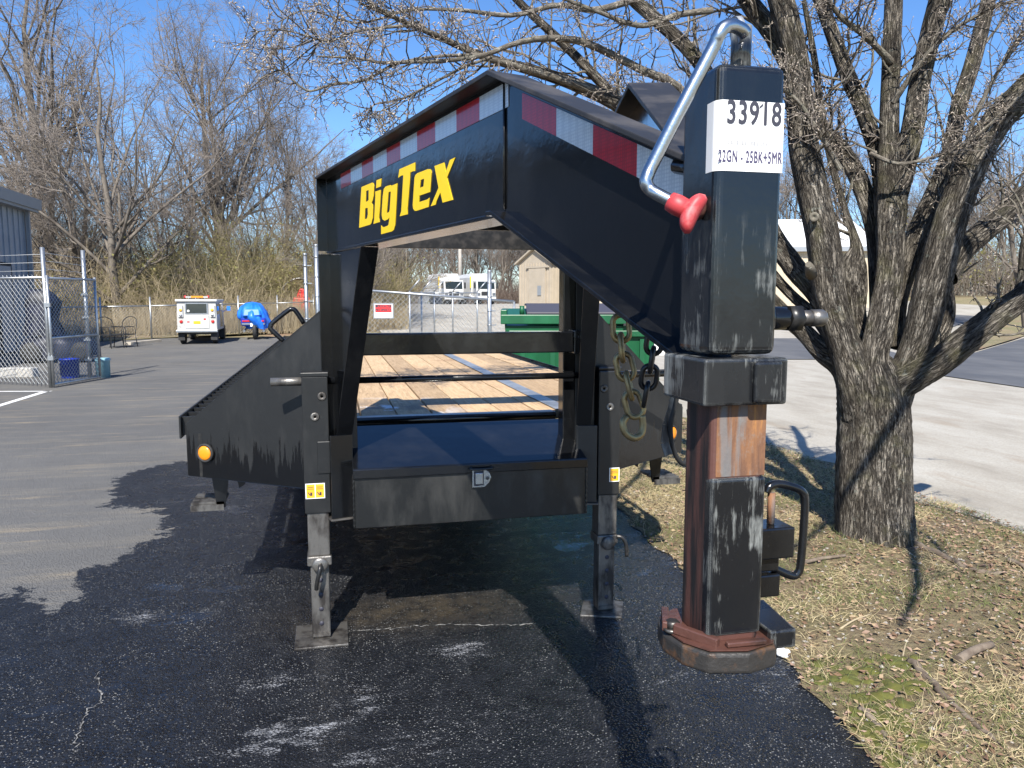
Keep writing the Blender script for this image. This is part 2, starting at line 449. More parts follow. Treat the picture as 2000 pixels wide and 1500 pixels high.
def asphalt():
    t = NT('asphalt')
    p = t.pos()
    wet = t.attr('wet'); soap = t.attr('soap')
    n1 = t.noise(p, 1.1, 8, .7); n2 = t.noise(p, 9, 6, .7)
    w = t.math('ADD', wet, t.math('ADD', t.math('MULTIPLY', t.math('SUBTRACT', n2, .5), 1.1), t.math('MULTIPLY', t.math('SUBTRACT', n1, .5), .8)))
    w = t.ramp(w, [(.47, 0.), (.53, 1.)])
    agg = t.voro(p, 95, 'F1'); agc = t.voro(p, 95, 'F1', 'Color'); hue = t.n('ShaderNodeSeparateColor'); t.l(agc, hue.inputs[0])
    light = t.math('MULTIPLY', t.ramp(hue.outputs[0], [(.86, 0.), (.98, 1.)]), t.ramp(agg, [(.20, 1.), (.42, 0.)]))
    ag2 = t.voro(p, 160, 'F1'); hc2 = t.n('ShaderNodeSeparateColor'); t.l(t.voro(p, 160, 'F1', 'Color'), hc2.inputs[0])
    vary = t.ramp(t.noise(p, 2.2, 5, .7), [(.38, .15), (.62, 1.)])
    light = t.math('MAXIMUM', t.math('MULTIPLY', light, t.ramp(t.noise(p, 5, 4), [(.4, .2), (.62, 1.)])), t.math('MULTIPLY', t.ramp(hc2.outputs[1], [(.84, 0.), (.97, .75)]), t.ramp(ag2, [(.25, 1.), (.5, 0.)])))
    light = t.math('MULTIPLY', light, vary)
    dry = t.ramp(t.noise(p, .45, 7, .7), [(.3, (.098, .098, .098)), (.7, (.142, .140, .134))])
    streak = t.ramp(t.noise(t.pos((.35, 2.2, 1)), 1.6, 7, .7), [(.50, 0.), (.72, .7)])
    dry = t.mix(streak, dry, (.21, .19, .155))
    dry = t.mix(t.ramp(t.noise(t.pos((.5, 4, 1)), 1.2, 6, .75), [(.56, 0.), (.68, .8)]), dry, (.27, .225, .16))
    dry = t.mix(t.math('MULTIPLY', light, .35), dry, (.32, .31, .29))
    wetc = t.mix(light, t.ramp(n2, [(.3, (.006, .0068, .009)), (.7, (.017, .0185, .022))]), (.44, .44, .42))
    brown = t.math('MULTIPLY', t.attr('mud'), t.ramp(n2, [(.4, .2), (.65, 1.)]))
    wetc = t.mix(brown, wetc, (.060, .048, .032))
    c = t.mix(w, dry, wetc)
    fo = t.math('ADD', t.math('ADD', t.math('MULTIPLY', soap, .30), .03), t.math('MULTIPLY', w, .0))
    fn = t.noise(t.pos((1, 1.9, 1)), 85, 7, .8)
    fpatch = t.noise(t.pos((1, 2.2, 1)), 7, 6, .7)
    f = t.math('ADD', t.math('ADD', fn, fo), t.math('MULTIPLY', t.math('SUBTRACT', fpatch, .5), .75))
    f = t.math('MULTIPLY', t.ramp(f, [(.79, 0.), (.84, .62)]), w)
    c = t.mix(f, c, (.42, .43, .45))
    t.set(col=c, rough=t.mix(f, t.mix(w, .9, t.ramp(n2, [(.35, .20), (.65, .42)])), .7), spec=t.mix(w, .3, .36))
    pud = t.math('MULTIPLY', t.ramp(t.noise(t.pos((.8, 1.5, 1)), 2.1, 5, .6), [(.60, 0.), (.645, 1.)]), t.math('MULTIPLY', w, t.ramp(wet, [(.75, 0.), (1., 1.)])))
    h = t.math('ADD', t.math('MULTIPLY', t.ramp(agg, [(0., 1.), (.6, 0.)]), .6), t.math('MULTIPLY', n2, .5))
    for l_ in list(t.b.inputs['Roughness'].links): rsrc = l_.from_socket
    t.set(rough=t.mix(pud, rsrc, .11))
    bn = t.bump(h, 1.0, .009); t.l(t.math('SUBTRACT', 1., t.math('MULTIPLY', pud, .8)), bn.inputs['Strength'])
    return t.m
M['asphalt'] = asphalt()
def verge():
    t = NT('dry_verge_soil'); p = t.pos()
    a = t.noise(p, 3, 8, .7); b = t.noise(p, 28, 6, .75); e = t.noise(p, 90, 4)
    c = t.ramp(b, [(.25, (.06, .042, .026)), (.45, (.17, .125, .068)), (.6, (.29, .23, .125)), (.75, (.40, .34, .21))])
    c = t.mix(t.ramp(a, [(.47, 0.), (.62, .65)]), c, (.12, .115, .04))
    c = t.mix(t.ramp(t.noise(p, 1.3, 6), [(.55, 0.), (.7, .5)]), c, (.17, .105, .065))
    c = t.mix(t.ramp(e, [(.64, 0.), (.7, .7)]), c, (.36, .33, .27))
    t.set(col=c, rough=.95); t.bump(t.math('ADD', b, t.math('MULTIPLY', e, .6)), .9, .03); return t.m
M['verge'] = verge()
def gravel():
    t = NT('pale_gravel_road'); p = t.pos()
    a = t.noise(t.pos((1.8, .6, 1)), .9, 7, .65); b = t.noise(p, 55, 5, .7)
    c = t.ramp(a, [(.3, (.28, .25, .20)), (.5, (.39, .36, .30)), (.7, (.46, .435, .375))])
    c = t.mix(t.ramp(b, [(.35, .45), (.6, 0.)]), c, (.20, .18, .15))
    c = t.mix(t.ramp(t.noise(t.pos((1, .35, 1)), 2.2, 6), [(.58, 0.), (.72, .5)]), c, (.25, .19, .13))
    t.set(col=c, rough=.92); t.bump(b, .5, .012); return t.m
M['gravel'] = gravel()
def lawn():
    t = NT('dormant_lawn'); p = t.pos()
    a = t.noise(p, .5, 7, .7); b = t.noise(p, 14, 6, .8)
    c = t.ramp(b, [(.3, (.15, .12, .065)), (.55, (.27, .22, .12)), (.75, (.36, .31, .18))])
    c = t.mix(t.ramp(a, [(.45, 0.), (.6, .6)]), c, (.15, .15, .06))
    c = t.mix(t.ramp(t.noise(p, .28, 5), [(.52, 0.), (.62, .8)]), c, (.26, .16, .10))
    t.set(col=c, rough=.95); t.bump(b, .8, .06); return t.m
M['lawn'] = lawn()
M['drive'] = simple('dark_drive_asphalt', (.075, .077, .082), .8, 0, (.125, .125, .125), 1.2, .4, .7, (1, .4, 1), .3, 60)
M['line'] = simple('white_road_paint', (.72, .72, .70), .7, 0, (.5, .5, .48), 9, .5, .75)
M['kerb'] = simple('pale_kerb_concrete', (.42, .38, .32), .9, 0, (.32, .29, .25), 3, .4, .7)
M['crack'] = simple('pale_crack_filler', (.26, .255, .24), .8, 0, (.03, .03, .03), 25, .42, .55)

# ------------------------------------------------------------------ the ground
def grid_sheet(name, xs, ys, mat, zoff=0., zfun=None, xmap=None):
    xs, ys = np.array(xs, float), np.array(ys, float)
    Xg, Yg = np.meshgrid(xs, ys)
    if xmap is not None: Xg = xmap(Xg, Yg)
    Z = gza(Xg, Yg) + zoff + (zfun(Xg, Yg) if zfun else 0)
    V = np.stack([Xg, Yg, Z], -1).reshape(-1, 3)
    ny, nx = Xg.shape; I = np.arange(nx * ny).reshape(ny, nx)
    Q = np.stack([I[:-1, :-1], I[:-1, 1:], I[1:, 1:], I[1:, :-1]], -1).reshape(-1, 4)
    return tag(np_mesh(name, V, Q, mat), kind='structure'), V
def edge_x(y):
    """right edge of the asphalt lot (ragged)"""
    return 1.80 + .27 * np.clip((y - 2) / 3.4, 0, 1) + .02 * np.sin(y * 5.1) + .016 * np.sin(y * 13.7 + 1) + .012 * np.sin(y * 31.3 + 2) * np.sin(y * 9.1)
def fbm2(rng_seed, x, y, f):
    r = np.random.default_rng(rng_seed); s = 0
    for k in range(7):
        a, b, c = r.uniform(-1, 1, 2).tolist() + [r.uniform(0, 6.28)]
        s = s + np.sin(f * (1 + .45 * k) * (a * x + b * y) * 2 + c) / (1 + .4 * k)
    return s / 3

g, _ = grid_sheet('ground', np.r_[np.linspace(-400, -60, 12), np.linspace(-50, 80, 60), np.linspace(90, 400, 12)],
                  np.r_[np.linspace(-60, -5, 6), np.linspace(0, 100, 50), np.linspace(120, 600, 12)], M['lawn'], -.07)

WETPX = [(-500, 1150), (0, 1164), (53, 1150), (105, 1188), (155, 1162), (140, 1115), (200, 1106), (278, 1068), (330, 1040), (298, 996), (206, 986), (240, 924), (362, 898)]
wet_poly = np.array([tuple(at_z(x, y))[:2] for x, y in WETPX] + [(.2, 6.6), (2.4, 6.9), (2.4, -3), (-6, -3)])
def poly_sd(px, py, poly):
    d = np.full(px.shape, 1e9); ins = np.zeros(px.shape, bool); n = len(poly)
    for i in range(n):
        a, b = poly[i], poly[(i + 1) % n]
        e = b - a; w0, w1 = px - a[0], py - a[1]
        t = np.clip((w0 * e[0] + w1 * e[1]) / (e @ e), 0, 1)
        d = np.minimum(d, (w0 - e[0] * t) ** 2 + (w1 - e[1] * t) ** 2)
        c = ((a[1] > py) != (b[1] > py)) & (px < e[0] * (py - a[1]) / (e[1] if abs(e[1]) > 1e-9 else 1e-9) + a[0])
        ins ^= c
    return np.sqrt(d) * np.where(ins, 1, -1)
xs = np.r_[np.linspace(-60, -8, 20), np.linspace(-7.5, -4.2, 8), np.linspace(-4, 1.8, 98)]
ys = np.r_[np.linspace(-12, .5, 12), np.linspace(.8, 7.5, 112), np.linspace(8, 31, 24)]
def amap(X, Y):
    e = edge_x(Y); return np.where(X > 1.0, 1.0 + (X - 1.0) / .8 * (e - 1.0), X)
lot, V = grid_sheet('asphalt_lot', xs, ys, M['asphalt'], 0., None, amap)
sd = poly_sd(V[:, 0], V[:, 1], wet_poly)
def add_attr(o, name, val):
    a = o.data.attributes.new(name, 'FLOAT', 'POINT'); a.data.foreach_set('value', np.ascontiguousarray(val, dtype=np.float32))
add_attr(lot, 'wet', np.clip(.5 + sd / .5, 0, 1))
soap = np.zeros(len(V))
for px, py, rx, ry, s in [(560, 1440, .34, .16, .85), (700, 1370, .3, .2, .6), (275, 1205, .16, .10, .9), (900, 1270, .2, .12, .9), (430, 1190, .35, .2, .5), (900, 1420, .5, .2, .5),
                          (250, 1120, .25, .12, .3), (1530, 1320, .25, .2, .7), (1290, 1330, .3, .2, .5), (540, 1330, .22, .09, .8), (1230, 1050, .3, .25, .75), (430, 960, .25, .1, .4), (750, 1470, .4, .15, .7), (1600, 1420, .2, .3, .3)]:
    c = at_z(px, py); soap = np.maximum(soap, s * np.exp(-((V[:, 0] - c.x) / rx) ** 2 - ((V[:, 1] - c.y) / ry) ** 2))
add_attr(lot, 'soap', soap)
c = at_z(820, 1190); add_attr(lot, 'mud', np.exp(-((V[:, 0] - c.x) / .55) ** 2 - ((V[:, 1] - c.y) / .22) ** 2))

def verge_z(X, Y):
    u = np.clip((X - edge_x(Y)) / .35, 0, 1); v = np.clip((4.5 - X) / .5, 0, 1)
    h = .03 * u * v * (1 + .5 * fbm2(3, X, Y, 1.6)) + .012 * u * v * fbm2(9, X, Y, 9)
    h = h + .02 * np.exp(-((X - 3.22) ** 2 + (Y - 4.08) ** 2) / .30)
    return h + .004
verge_o, _ = grid_sheet('verge', np.linspace(0, 1, 90), np.r_[np.linspace(-6, 1, 10), np.linspace(1.2, 9.5, 150)], M['verge'], .0, verge_z,
                        lambda X, Y: edge_x(Y) - .03 + X * (4.5 + .10 * np.sin(Y * 2.3) + .06 * np.sin(Y * 7 + 2) - edge_x(Y)))
grid_sheet('gravel_road', np.r_[np.linspace(4.2, 13.5, 14)], np.r_[np.linspace(-12, 9.2, 12)], M['gravel'], -.006)
grid_sheet('gravel_road', np.r_[np.linspace(2.0, 14, 20), np.linspace(15, 40, 12)], np.r_[np.linspace(9.2, 100, 60)], M['gravel'], -.010)
def flat_strip(name, pts, mat, z, kind='structure'):
    """ground polygon given in plan, laid as a sheet at height z above the terrain"""
    p = [Vector((a, b, 0)) for a, b in pts]; tri = tessellate_polygon([p])
    V = np.array([(a.x, a.y, gz(a.x, a.y) + z) for a in p]); return tag(np_mesh(name, V, np.array(tri), mat, smooth=False), kind=kind)
D = lambda L: [tuple(at_z(x, y))[:2] for x, y in L]
flat_strip('asphalt_driveway', D([(1440, 702), (1620, 702), (1800, 728), (2000, 757), (2300, 790), (2300, 690), (2000, 662), (1900, 690), (1810, 698), (1760, 692), (1700, 676), (1560, 662), (1440, 662)]), M['drive'], .006)
flat_strip('lawn', D([(2300, 688), (2000, 660), (1900, 688), (1812, 696), (1775, 690), (1800, 668), (2000, 640), (2300, 650)]), M['lawn'], .03)
flat_strip('asphalt_driveway', D([(1770, 648), (1840, 640), (2010, 616), (2010, 625), (1850, 650), (1780, 660)]), M['drive'], .02)
def paint_line(a, b, w):
    a, b = at_z(*a), at_z(*b); d = (b - a).normalized(); s = Vector((d.y, -d.x, 0)) * w / 2
    flat_strip('road_marking', [tuple((a + s))[:2], tuple((b + s))[:2], tuple((b - s))[:2], tuple((a - s))[:2]], M['line'], .004)
paint_line((-150, 838), (92, 764), .11)
paint_line((-300, 766), (100, 764.5), .10)
# cracks in the asphalt with pale filler
def crack(pts, w, seed):
    rng = np.random.default_rng(seed); p = smooth_path([tuple(at_z(x, y))[:2] for x, y in pts], len(pts) * 9)
    p = p + rng.normal(0, .007, p.shape); d = np.gradient(p, axis=0); nrm = unit(np.stack([d[:, 1], -d[:, 0]], 1)); ww = w * (.35 + rng.random(len(p)))[:, None]
    V = np.concatenate([p + nrm * ww, p - nrm * ww]); V = np.c_[V, np.full(len(V), .004)]; n = len(p); i = np.arange(n - 1)
    tag(np_mesh('pavement_crack', V, np.stack([i, i + n, i + n + 1, i + 1], 1), M['crack']), kind='structure')
crack([(670, 1236), (760, 1229), (860, 1221), (960, 1222), (1040, 1220)], .0045, 1)
crack([(190, 1310), (195, 1370), (165, 1400), (150, 1470)], .0028, 3)
crack([(480, 1100), (600, 1060), (640, 1040)], .003, 4)
# ------------------------------------------------------------------ the gooseneck trailer
TC = .597                                   # centre line of the trailer (x)
trailer = thing('gooseneck_trailer', 'black gooseneck flatbed trailer with wooden deck and red and white reflective tape on its neck', 'trailer', (TC, 3.55, 0))
AN = math.radians(14)
def neck_frame(side):
    """web plane of a neck beam: side -1 left, +1 right; returns point map (s along beam towards the coupler, out from web, z)"""
    def pt(s, o, z):
        x, y = .413 - math.sin(AN) * (-s), 1.843 - math.cos(AN) * s      # s from the bend, positive towards the viewer
        x -= math.cos(AN) * o; y -= math.sin(AN) * o
        return Vector((x if side < 0 else 2 * TC - x, y, z))
    return pt
NW = Vector((math.cos(AN), math.sin(AN), 0))
WP = Vector((.413, 1.843, 1.7))
def on_web(px, py, out=0.):
    return at_plane(px, py, WP - NW * out, NW)
S_BACK, S_FRONT = -1.76, .705
ZT, ZB = 2.072, 1.762
SL = math.tan(math.radians(23.3))
def beam(side):
    P = neck_frame(side)
    zt = lambda s: ZT - SL * max(0, s); zb = lambda s: ZB - SL * max(0, s)
    t = .006
    b = MB()
    for s0, s1 in ((S_BACK + .004, -.002), (.002, S_FRONT)):
        b.hexa([P(s0, 0, zb(s0)), P(s1, 0, zb(s1)), P(s1, -t, zb(s1)), P(s0, -t, zb(s0)), P(s0, 0, zt(s0)), P(s1, 0, zt(s1)), P(s1, -t, zt(s1)), P(s0, -t, zt(s0))])
    web = b.build('neck_beam', M['web'], trailer)
    f = MB(); ft = .011
    f.prism([P(S_BACK, .048, ZT), P(0, .048, ZT), P(S_FRONT + .02, .048, zt(S_FRONT + .02)), P(S_FRONT + .02, .048, zt(S_FRONT + .02) + ft), P(0, .048, ZT + ft * 1.1), P(S_BACK, .048, ZT + ft)], P(0, -.054, 0) - P(0, .048, 0))
    f.build('top_flange', M['flangetop'], web, bevel=.002); f = MB()
    f.prism([P(S_BACK, .004, ZB - ft), P(-.03, .004, ZB - ft), P(-.03, .004, ZB), P(S_BACK, .004, ZB)], P(0, -.1, 0) - P(0, .004, 0))
    f.build('bottom_flange', M['paint'], web, bevel=.002); f = MB()
    f.prism([P(-.03, .040, ZB - ft), P(0, .040, ZB - ft * 1.1), P(S_FRONT, .040, zb(S_FRONT) - ft), P(S_FRONT, .040, zb(S_FRONT)), P(0, .040, ZB), P(-.03, .040, ZB)], P(0, -.06, 0) - P(0, .040, 0))
    f.build('bottom_flange', M['paint'], web, bevel=.002)
    w = MB()                                                         # weld seam at the bend and at the rear stiffener
    w.tube([P(0, .002, ZB + .005), P(0, .003, (ZB + ZT) / 2), P(0, .002, ZT - .004)], .0035, 6)
    w.build('weld_seam', M['paint'], web); w = MB()
    w.bar(P(S_BACK + .006, .022, ZB), P(S_BACK + .006, .022, ZT), .042, .010, P(1, 0, 0) - P(0, 0, 0))
    w.build('stiffener', M['paint'], web)
    return web
left_web = beam(-1)
right_web = beam(1)
# reflective tape on the left web, segment by segment (kept a hair off the web)
def on_slope(px, py): return on_web(px, py, .0015)
Pl = neck_frame(-1)
NSEG = 12
s_a, s_b = (on_web(1000, 200) - WP).dot(Vector((math.sin(AN), -math.cos(AN), 0))) - .028, S_BACK + .13
sW = lambda v: (Vector(v) - Vector((.413, 1.843, 0))).dot(Vector((math.sin(AN), -math.cos(AN), 0)))
cuts = [sW(on_web(x, 300)) for x in (994, 938, 893, 851.5, 816, 783, 756, 729, 707, 685, 665)]
for i in range(len(cuts) - 1):
    s0, s1 = cuts[i], cuts[i + 1]
    z1, z0 = 2.060, 2.002
    b = MB().hexa([Pl(s0, .0003, z0), Pl(s1, .0003, z0), Pl(s1, .0018, z0), Pl(s0, .0018, z0), Pl(s0, .0003, z1), Pl(s1, .0003, z1), Pl(s1, .0018, z1), Pl(s0, .0018, z1)])
    b.build('tape_segment', M['tape_white' if i % 2 == 0 else 'tape_red'], left_web)
cutb = [sW(on_web(x, 230)) for x in (1021, 1088, 1160, 1247, 1350)]
for i in range(4):
    s0, s1 = cutb[i], cutb[i + 1]
    q = lambda s, o, dz: Pl(s, o, ZT - SL * s - dz)
    h0, h1 = .016, .074
    b = MB().hexa([q(s0, .0003, h1), q(s1, .0003, h1), q(s1, .0018, h1), q(s0, .0018, h1), q(s0, .0003, h0), q(s1, .0003, h0), q(s1, .0018, h0), q(s0, .0018, h0)])
    b.build('tape_segment', M['tape_red' if i % 2 == 0 else 'tape_white'], left_web)
# the yellow lettering, traced as outlines lying on the web
GL = {'B': [[(105, 1280), (124, 930), (145, 580), (160, 570), (330, 500), (352, 515), (360, 560), (350, 740), (338, 810), (318, 850), (338, 890), (340, 940), (335, 1120), (318, 1195), (295, 1224)],
            [(222, 648), (270, 625), (268, 800), (250, 820), (215, 835)], [(205, 948), (252, 932), (256, 1050), (240, 1118), (197, 1134)]],
      'i': [[(383, 655), (474, 625), (462, 900), (445, 1110), (452, 1180), (352, 1212), (366, 1130), (386, 720)]],
      'dot': [[(405, 460), (487, 428), (476, 565), (398, 598)]],
      'g': [[(530, 610), (560, 570), (600, 555), (645, 542), (660, 556), (762, 512), (722, 1240), (706, 1310), (672, 1340), (485, 1390), (485, 1240), (498, 1260), (530, 1270), (595, 1245), (614, 1220), (630, 1092), (604, 1132), (545, 1156), (508, 1132), (494, 1060), (498, 960), (512, 740)],
            [(608, 676), (632, 655), (652, 655), (634, 960), (622, 1008), (578, 1026)]],
      'T': [[(800, 270), (1068, 152), (1066, 300), (1030, 305), (984, 330), (972, 520), (935, 960), (936, 1046), (806, 1080), (832, 990), (868, 372), (830, 380), (780, 418)]],
      'e': [[(1060, 420), (1075, 370), (1110, 338), (1290, 268), (1325, 268), (1345, 290), (1350, 330), (1325, 662), (1140, 727), (1136, 838), (1260, 798), (1290, 785), (1316, 760), (1300, 920), (1090, 988), (1060, 983), (1038, 950), (1030, 890)],
            [(1165, 455), (1228, 430), (1215, 566), (1150, 592)]],
      'x': [[(1405, 215), (1567, 155), (1602, 318), (1670, 110), (1765, 65), (1620, 415), (1720, 797), (1545, 846), (1507, 668), (1438, 825), (1425, 880), (1340, 907), (1475, 590)]]}
let = MB()
for k, loops in GL.items():
    L3 = [[on_web(690 + x / 8.824, 300 + y / 8.824, .0006) for x, y in lp] for lp in loops]
    let.sheet(L3, -NW * .0012)
let.build('lettering', M['yellow'], left_web)

# cross plates between the two beams
Pr = neck_frame(1)
for s, z0, z1 in ((-.42, 1.752, 1.99), (-1.70, 1.778, 2.05)):
    a0, a1 = Pl(s, -.01, 0), Pr(s, -.01, 0); MB().box(a0.x, a1.x, a0.y - .01, a0.y + .01, z0, z1).build('neck_crossmember', M['darksteel'], trailer, bevel=.002)
b = MB(); b.box(Pl(-.42, -.1, 0).x + .05, Pr(-.42, -.1, 0).x - .05, Pl(-.42, 0, 0).y - .12, Pl(-.42, 0, 0).y - .011, 1.765, 1.777)
b.build('neck_shelf', M['darksteel'], trailer, bevel=.002)

# uprights that carry the neck: tapered box of back flange, web and slanting front flange
def upright(side):
    mx = (lambda p: Vector(p)) if side < 0 else (lambda p: Vector((2 * TC - p[0], p[1], p[2])))
    dirv = Vector((math.sin(AN), -math.cos(AN), 0))
    base = Vector((-.006, 3.545, 0))
    pt = lambda s, o, z: mx(base + dirv * s - NW * o + Vector((0, 0, z)))
    zt = ZB - .012
    sF = lambda z: .10 + .40 * sstep(0) + (.44 * (z - .955) / (zt - .955) if z > .955 else 0.)
    web = MB()
    web.hexa([pt(.01, 0, .575), pt(.10, 0, .575), pt(.10, -.007, .575), pt(.01, -.007, .575), pt(.01, 0, .955), pt(.10, 0, .955), pt(.10, -.007, .955), pt(.01, -.007, .955)])
    web.hexa([pt(.01, 0, .955), pt(.10, 0, .955), pt(.10, -.007, .955), pt(.01, -.007, .955), pt(.01, 0, zt), pt(.54, 0, zt), pt(.54, -.007, zt), pt(.01, -.007, zt)])
    u = web.build('upright', M['web'], trailer)
    fm = M['wing' if side > 0 else 'paint']
    q8 = lambda a, b, o0, o1, z0, z1, a2=None, b2=None: [pt(a, o0, z0), pt(b, o0, z0), pt(b, o1, z0), pt(a, o1, z0), pt(a if a2 is None else a2, o0, z1), pt(b if b2 is None else b2, o0, z1), pt(b if b2 is None else b2, o1, z1), pt(a if a2 is None else a2, o1, z1)]
    MB().hexa(q8(0, .01, .05, -.055, .578, zt)).build('back_flange', fm, u, bevel=.002)
    MB().hexa(q8(.10, .113, .016, -.055, .955, zt, .54, .553)).build('slanting_flange', fm, u, bevel=.002)
    MB().hexa(q8(.10, .112, .045, -.055, .578, .953)).build('front_flange', fm, u, bevel=.002)
    MB().hexa(q8(0, .125, .052, -.057, .57, .5775)).build('foot_cap', M['bare'], u, bevel=.001)
    return u
upright(-1); upright(1)

# chamfered front wings with marker lights
def wing(side):
    mx = (lambda p: Vector(p)) if side < 0 else (lambda p: Vector((2 * TC - p[0], p[1], p[2])))
    poly = [(-.70, 3.92, .955), (-.70, 3.92, .700), (-.05, 3.56, .672), (.02, 3.525, .672), (.02, 3.525, 1.55), (-.02, 3.545, 1.53)]
    n = Vector((.485, .875, 0)) * .008
    b = MB().prism([mx(p) for p in poly], mx(n) - mx((0, 0, 0)) if side < 0 else Vector((-n.x, n.y, 0)))
    w = b.build('front_wing', M['wingplate'], trailer, bevel=.0025)
    b = MB()                                                          # returned side edge
    b.hexa([mx(p) for p in [(-.702, 3.926, .700), (-.694, 3.930, .700), (-.694, 4.2, .700), (-.702, 4.2, .700), (-.702, 3.926, .95), (-.694, 3.930, .95), (-.694, 4.2, .95), (-.702, 4.2, .95)]])
    b.build('side_return', M['wing'], w)
    c = mx(Vector((-.605, 3.867, .819)) - Vector((.485, .875, 0)) * .002); ax = Vector((-.485 if side < 0 else .485, -.875, 0))
    lt = MB().lathe([(.046, 0), (.046, .010), (.043, .014), (.036, .014), (.035, .006)], c, ax, 28).build('marker_light', M['rubber'], w)
    MB().lathe([(.0355, .004), (.0355, .012), (.030, .017), (.018, .019), (.0, .020)], c, ax, 28).build('lens', M['amber'], lt)
    if side < 0:
        pA, pB = Vector((-.40, 3.765, 1.235)), Vector((-.265, 3.69, 1.345))
        pts = []
    return w
lw = wing(-1); wing(1)
h = [at_y(556, 668, 3.75), at_y(530, 644, 3.75), at_y(529, 637, 3.75), at_y(533, 630, 3.75), at_y(562, 607, 3.75), at_y(571, 604, 3.75), at_y(578, 608, 3.75), at_y(594, 632, 3.75)]
MB().tube(smooth_path([tuple(p) for p in h], 40), .0115, 10).build('grab_handle', M['paint'], lw)
# step bracket hanging under the left wing, and its twin on the right
def step(side):
    mx = (lambda p: Vector(p)) if side < 0 else (lambda p: Vector((2 * TC - p[0], p[1], p[2])))
    st = MB()
    X0 = -.60
    st.prism([mx((X0, 3.95, .70)), mx((X0 + .085, 3.95, .70)), mx((X0 + .06, 3.95, .525)), mx((X0 + .02, 3.95, .525))], (0, .012, 0))
    st.build('step_hanger', M['paint'], trailer, bevel=.002); st = MB()
    st.prism([mx((X0 + .10, 4.02, .70)), mx((X0 + .15, 4.02, .70)), mx((X0 + .15, 4.02, .62)), mx((X0 + .12, 4.02, .60))], (0, .012, 0))
    s = tag(st.build('side_step', M['paint'], trailer, bevel=.002))
    t = MB(); a, c = (X0 - .10, X0 + .055)
    t.hexa([mx(p) for p in [(a, 3.93, .515), (c, 3.93, .515), (c, 3.936, .515), (a, 3.936, .515), (a, 3.93, .545), (c, 3.93, .545), (c, 3.936, .545), (a, 3.936, .545)]])
    for k in range(7):
        y = 3.95 + k * .03
        t.hexa([mx(p) for p in [(a, y, .54), (c, y, .54), (c, y + .008, .54), (a, y + .008, .54), (a, y, .555), (c, y, .555), (c, y + .008, .555), (a, y + .008, .555)]])
    tag(t.build('tread', M['bare'], s), kind='stuff')
step(-1); step(1)

# landing legs
def jack(side):
    cx, cy = (-.083 if side < 0 else 1.290), 3.515
    b = MB(); w = .056
    b.box(cx - w, cx + w, cy - w, cy + w, .600, 1.213)
    b.box(cx - w - .004, cx + w + .004, cy - w - .004, cy + w + .004, 1.213, 1.232)
    if side < 0: b.box(cx + .004, cx + w + .003, cy - w - .006, cy - w - .0003, .78, .925)
    j = b.build('landing_leg', M['wing'], trailer, bevel=.008)
    for dx, z in ((.03, 1.125), (-.002, 1.035)):
        MB().lathe([(.021, 0), (.016, .0006), (.006, .0008), (.005, -.002), (0, -.002)], (cx + dx * (1 if side < 0 else -1), cy - w, z), (0, -1, 0), 11).build('weld_mark', M['bare'], j)
    i = MB(); v = .048
    i.box(cx - v, cx + v, cy - v, cy + v, .40, .605)
    inner = i.build('inner_tube', M['bare'], j, bevel=.006)
    c = MB(); c.box(cx - v - .006, cx + v + .006, cy - v - .006, cy + v + .006, .355, .40); c.lathe([(.036, 0), (.036, .012), (.024, .018), (0, .02)], (cx + .002, cy - v - .004, .362), (0, -1, 0), 18)
    c.build('collar', M['bare'], inner, bevel=.006)
    l = MB(); u = .041
    l.box(cx - u, cx + u, cy - u, cy + u, .012, .36)
    low = l.build('drop_leg', M['bare'], j, bevel=.006)
    for k in range(4):
        MB().lathe([(.0105, 0), (.0105, .0012), (0, .0012)], (cx + .002, cy - u - .0002, .285 - k * .068), (0, -1, 0), 14).build('pin_hole', M['ink'], low)
    tg_ = MB(); tg_.box(cx - u + .002, cx + u - .002, cy - u - .006, cy - u - .0003, .022, .038); tg_.build('weld_tag', M['bare'], low)
    pn = MB()
    z = .362
    pn.tube(smooth_path([(cx + .004, cy - v - .02, z + .004), (cx + .003, cy - v - .045, z + .002), (cx - .004, cy - v - .055, z - .03), (cx - .014, cy - v - .05, z - .075), (cx - .016, cy - v - .045, z - .10)], 16) if side < 0 else
            smooth_path([(cx + .045, cy - v - .005, z + .03), (cx + .07, cy - v - .015, z + .025), (cx + .09, cy - v - .02, z - .01), (cx + .095, cy - v - .02, z - .07)], 16), .0095, 8)
    pn.build('locking_pin', M['darksteel'], j)
    f = MB()
    if side < 0: f.box(cx - .118, cx + .118, cy - .125, cy + .125, .0, .010)
    else: f.prism([(cx - .14, cy - .06, 0), (cx + .05, cy - .13, 0), (cx + .13, cy + .06, 0), (cx - .06, cy + .13, 0)], (0, 0, .010))
    f.build('foot_plate', M['bare'], j, bevel=.002)
    # warning sticker
    sx0, sx1 = (cx - .052, cx + .032) if side < 0 else (cx + .002, cx + .054)
    s = MB(); yb = cy - w - .0006
    s.box(sx0, sx1, yb - .0008, yb, .668, .737)
    st = s.build('warning_sticker', M['white'], j)
    n = 2 if side < 0 else 1; wd = (sx1 - sx0 - .004 * (n + 1)) / n
    for k in range(n):
        a = sx0 + .004 + k * (wd + .004); MB().box(a, a + wd, yb - .0016, yb - .0009, .672, .733).build('sticker_panel', M['orange'], st)
    q = MB()
    for k in range(n):
        a = sx0 + .004 + k * (wd + .004)
        q.box(a + .006, a + wd - .006, yb - .0022, yb - .0017, .719, .7215); q.box(a + .004, a + wd - .004, yb - .0022, yb - .0017, .711, .713)
        q.box(a + wd * .45, a + wd * .7, yb - .0022, yb - .0017, .682, .697); q.bar((a + wd * .2, yb - .002, .698), (a + wd * .42, yb - .002, .684), .001, .004)
    q.build('sticker_print', M['ink'], st)
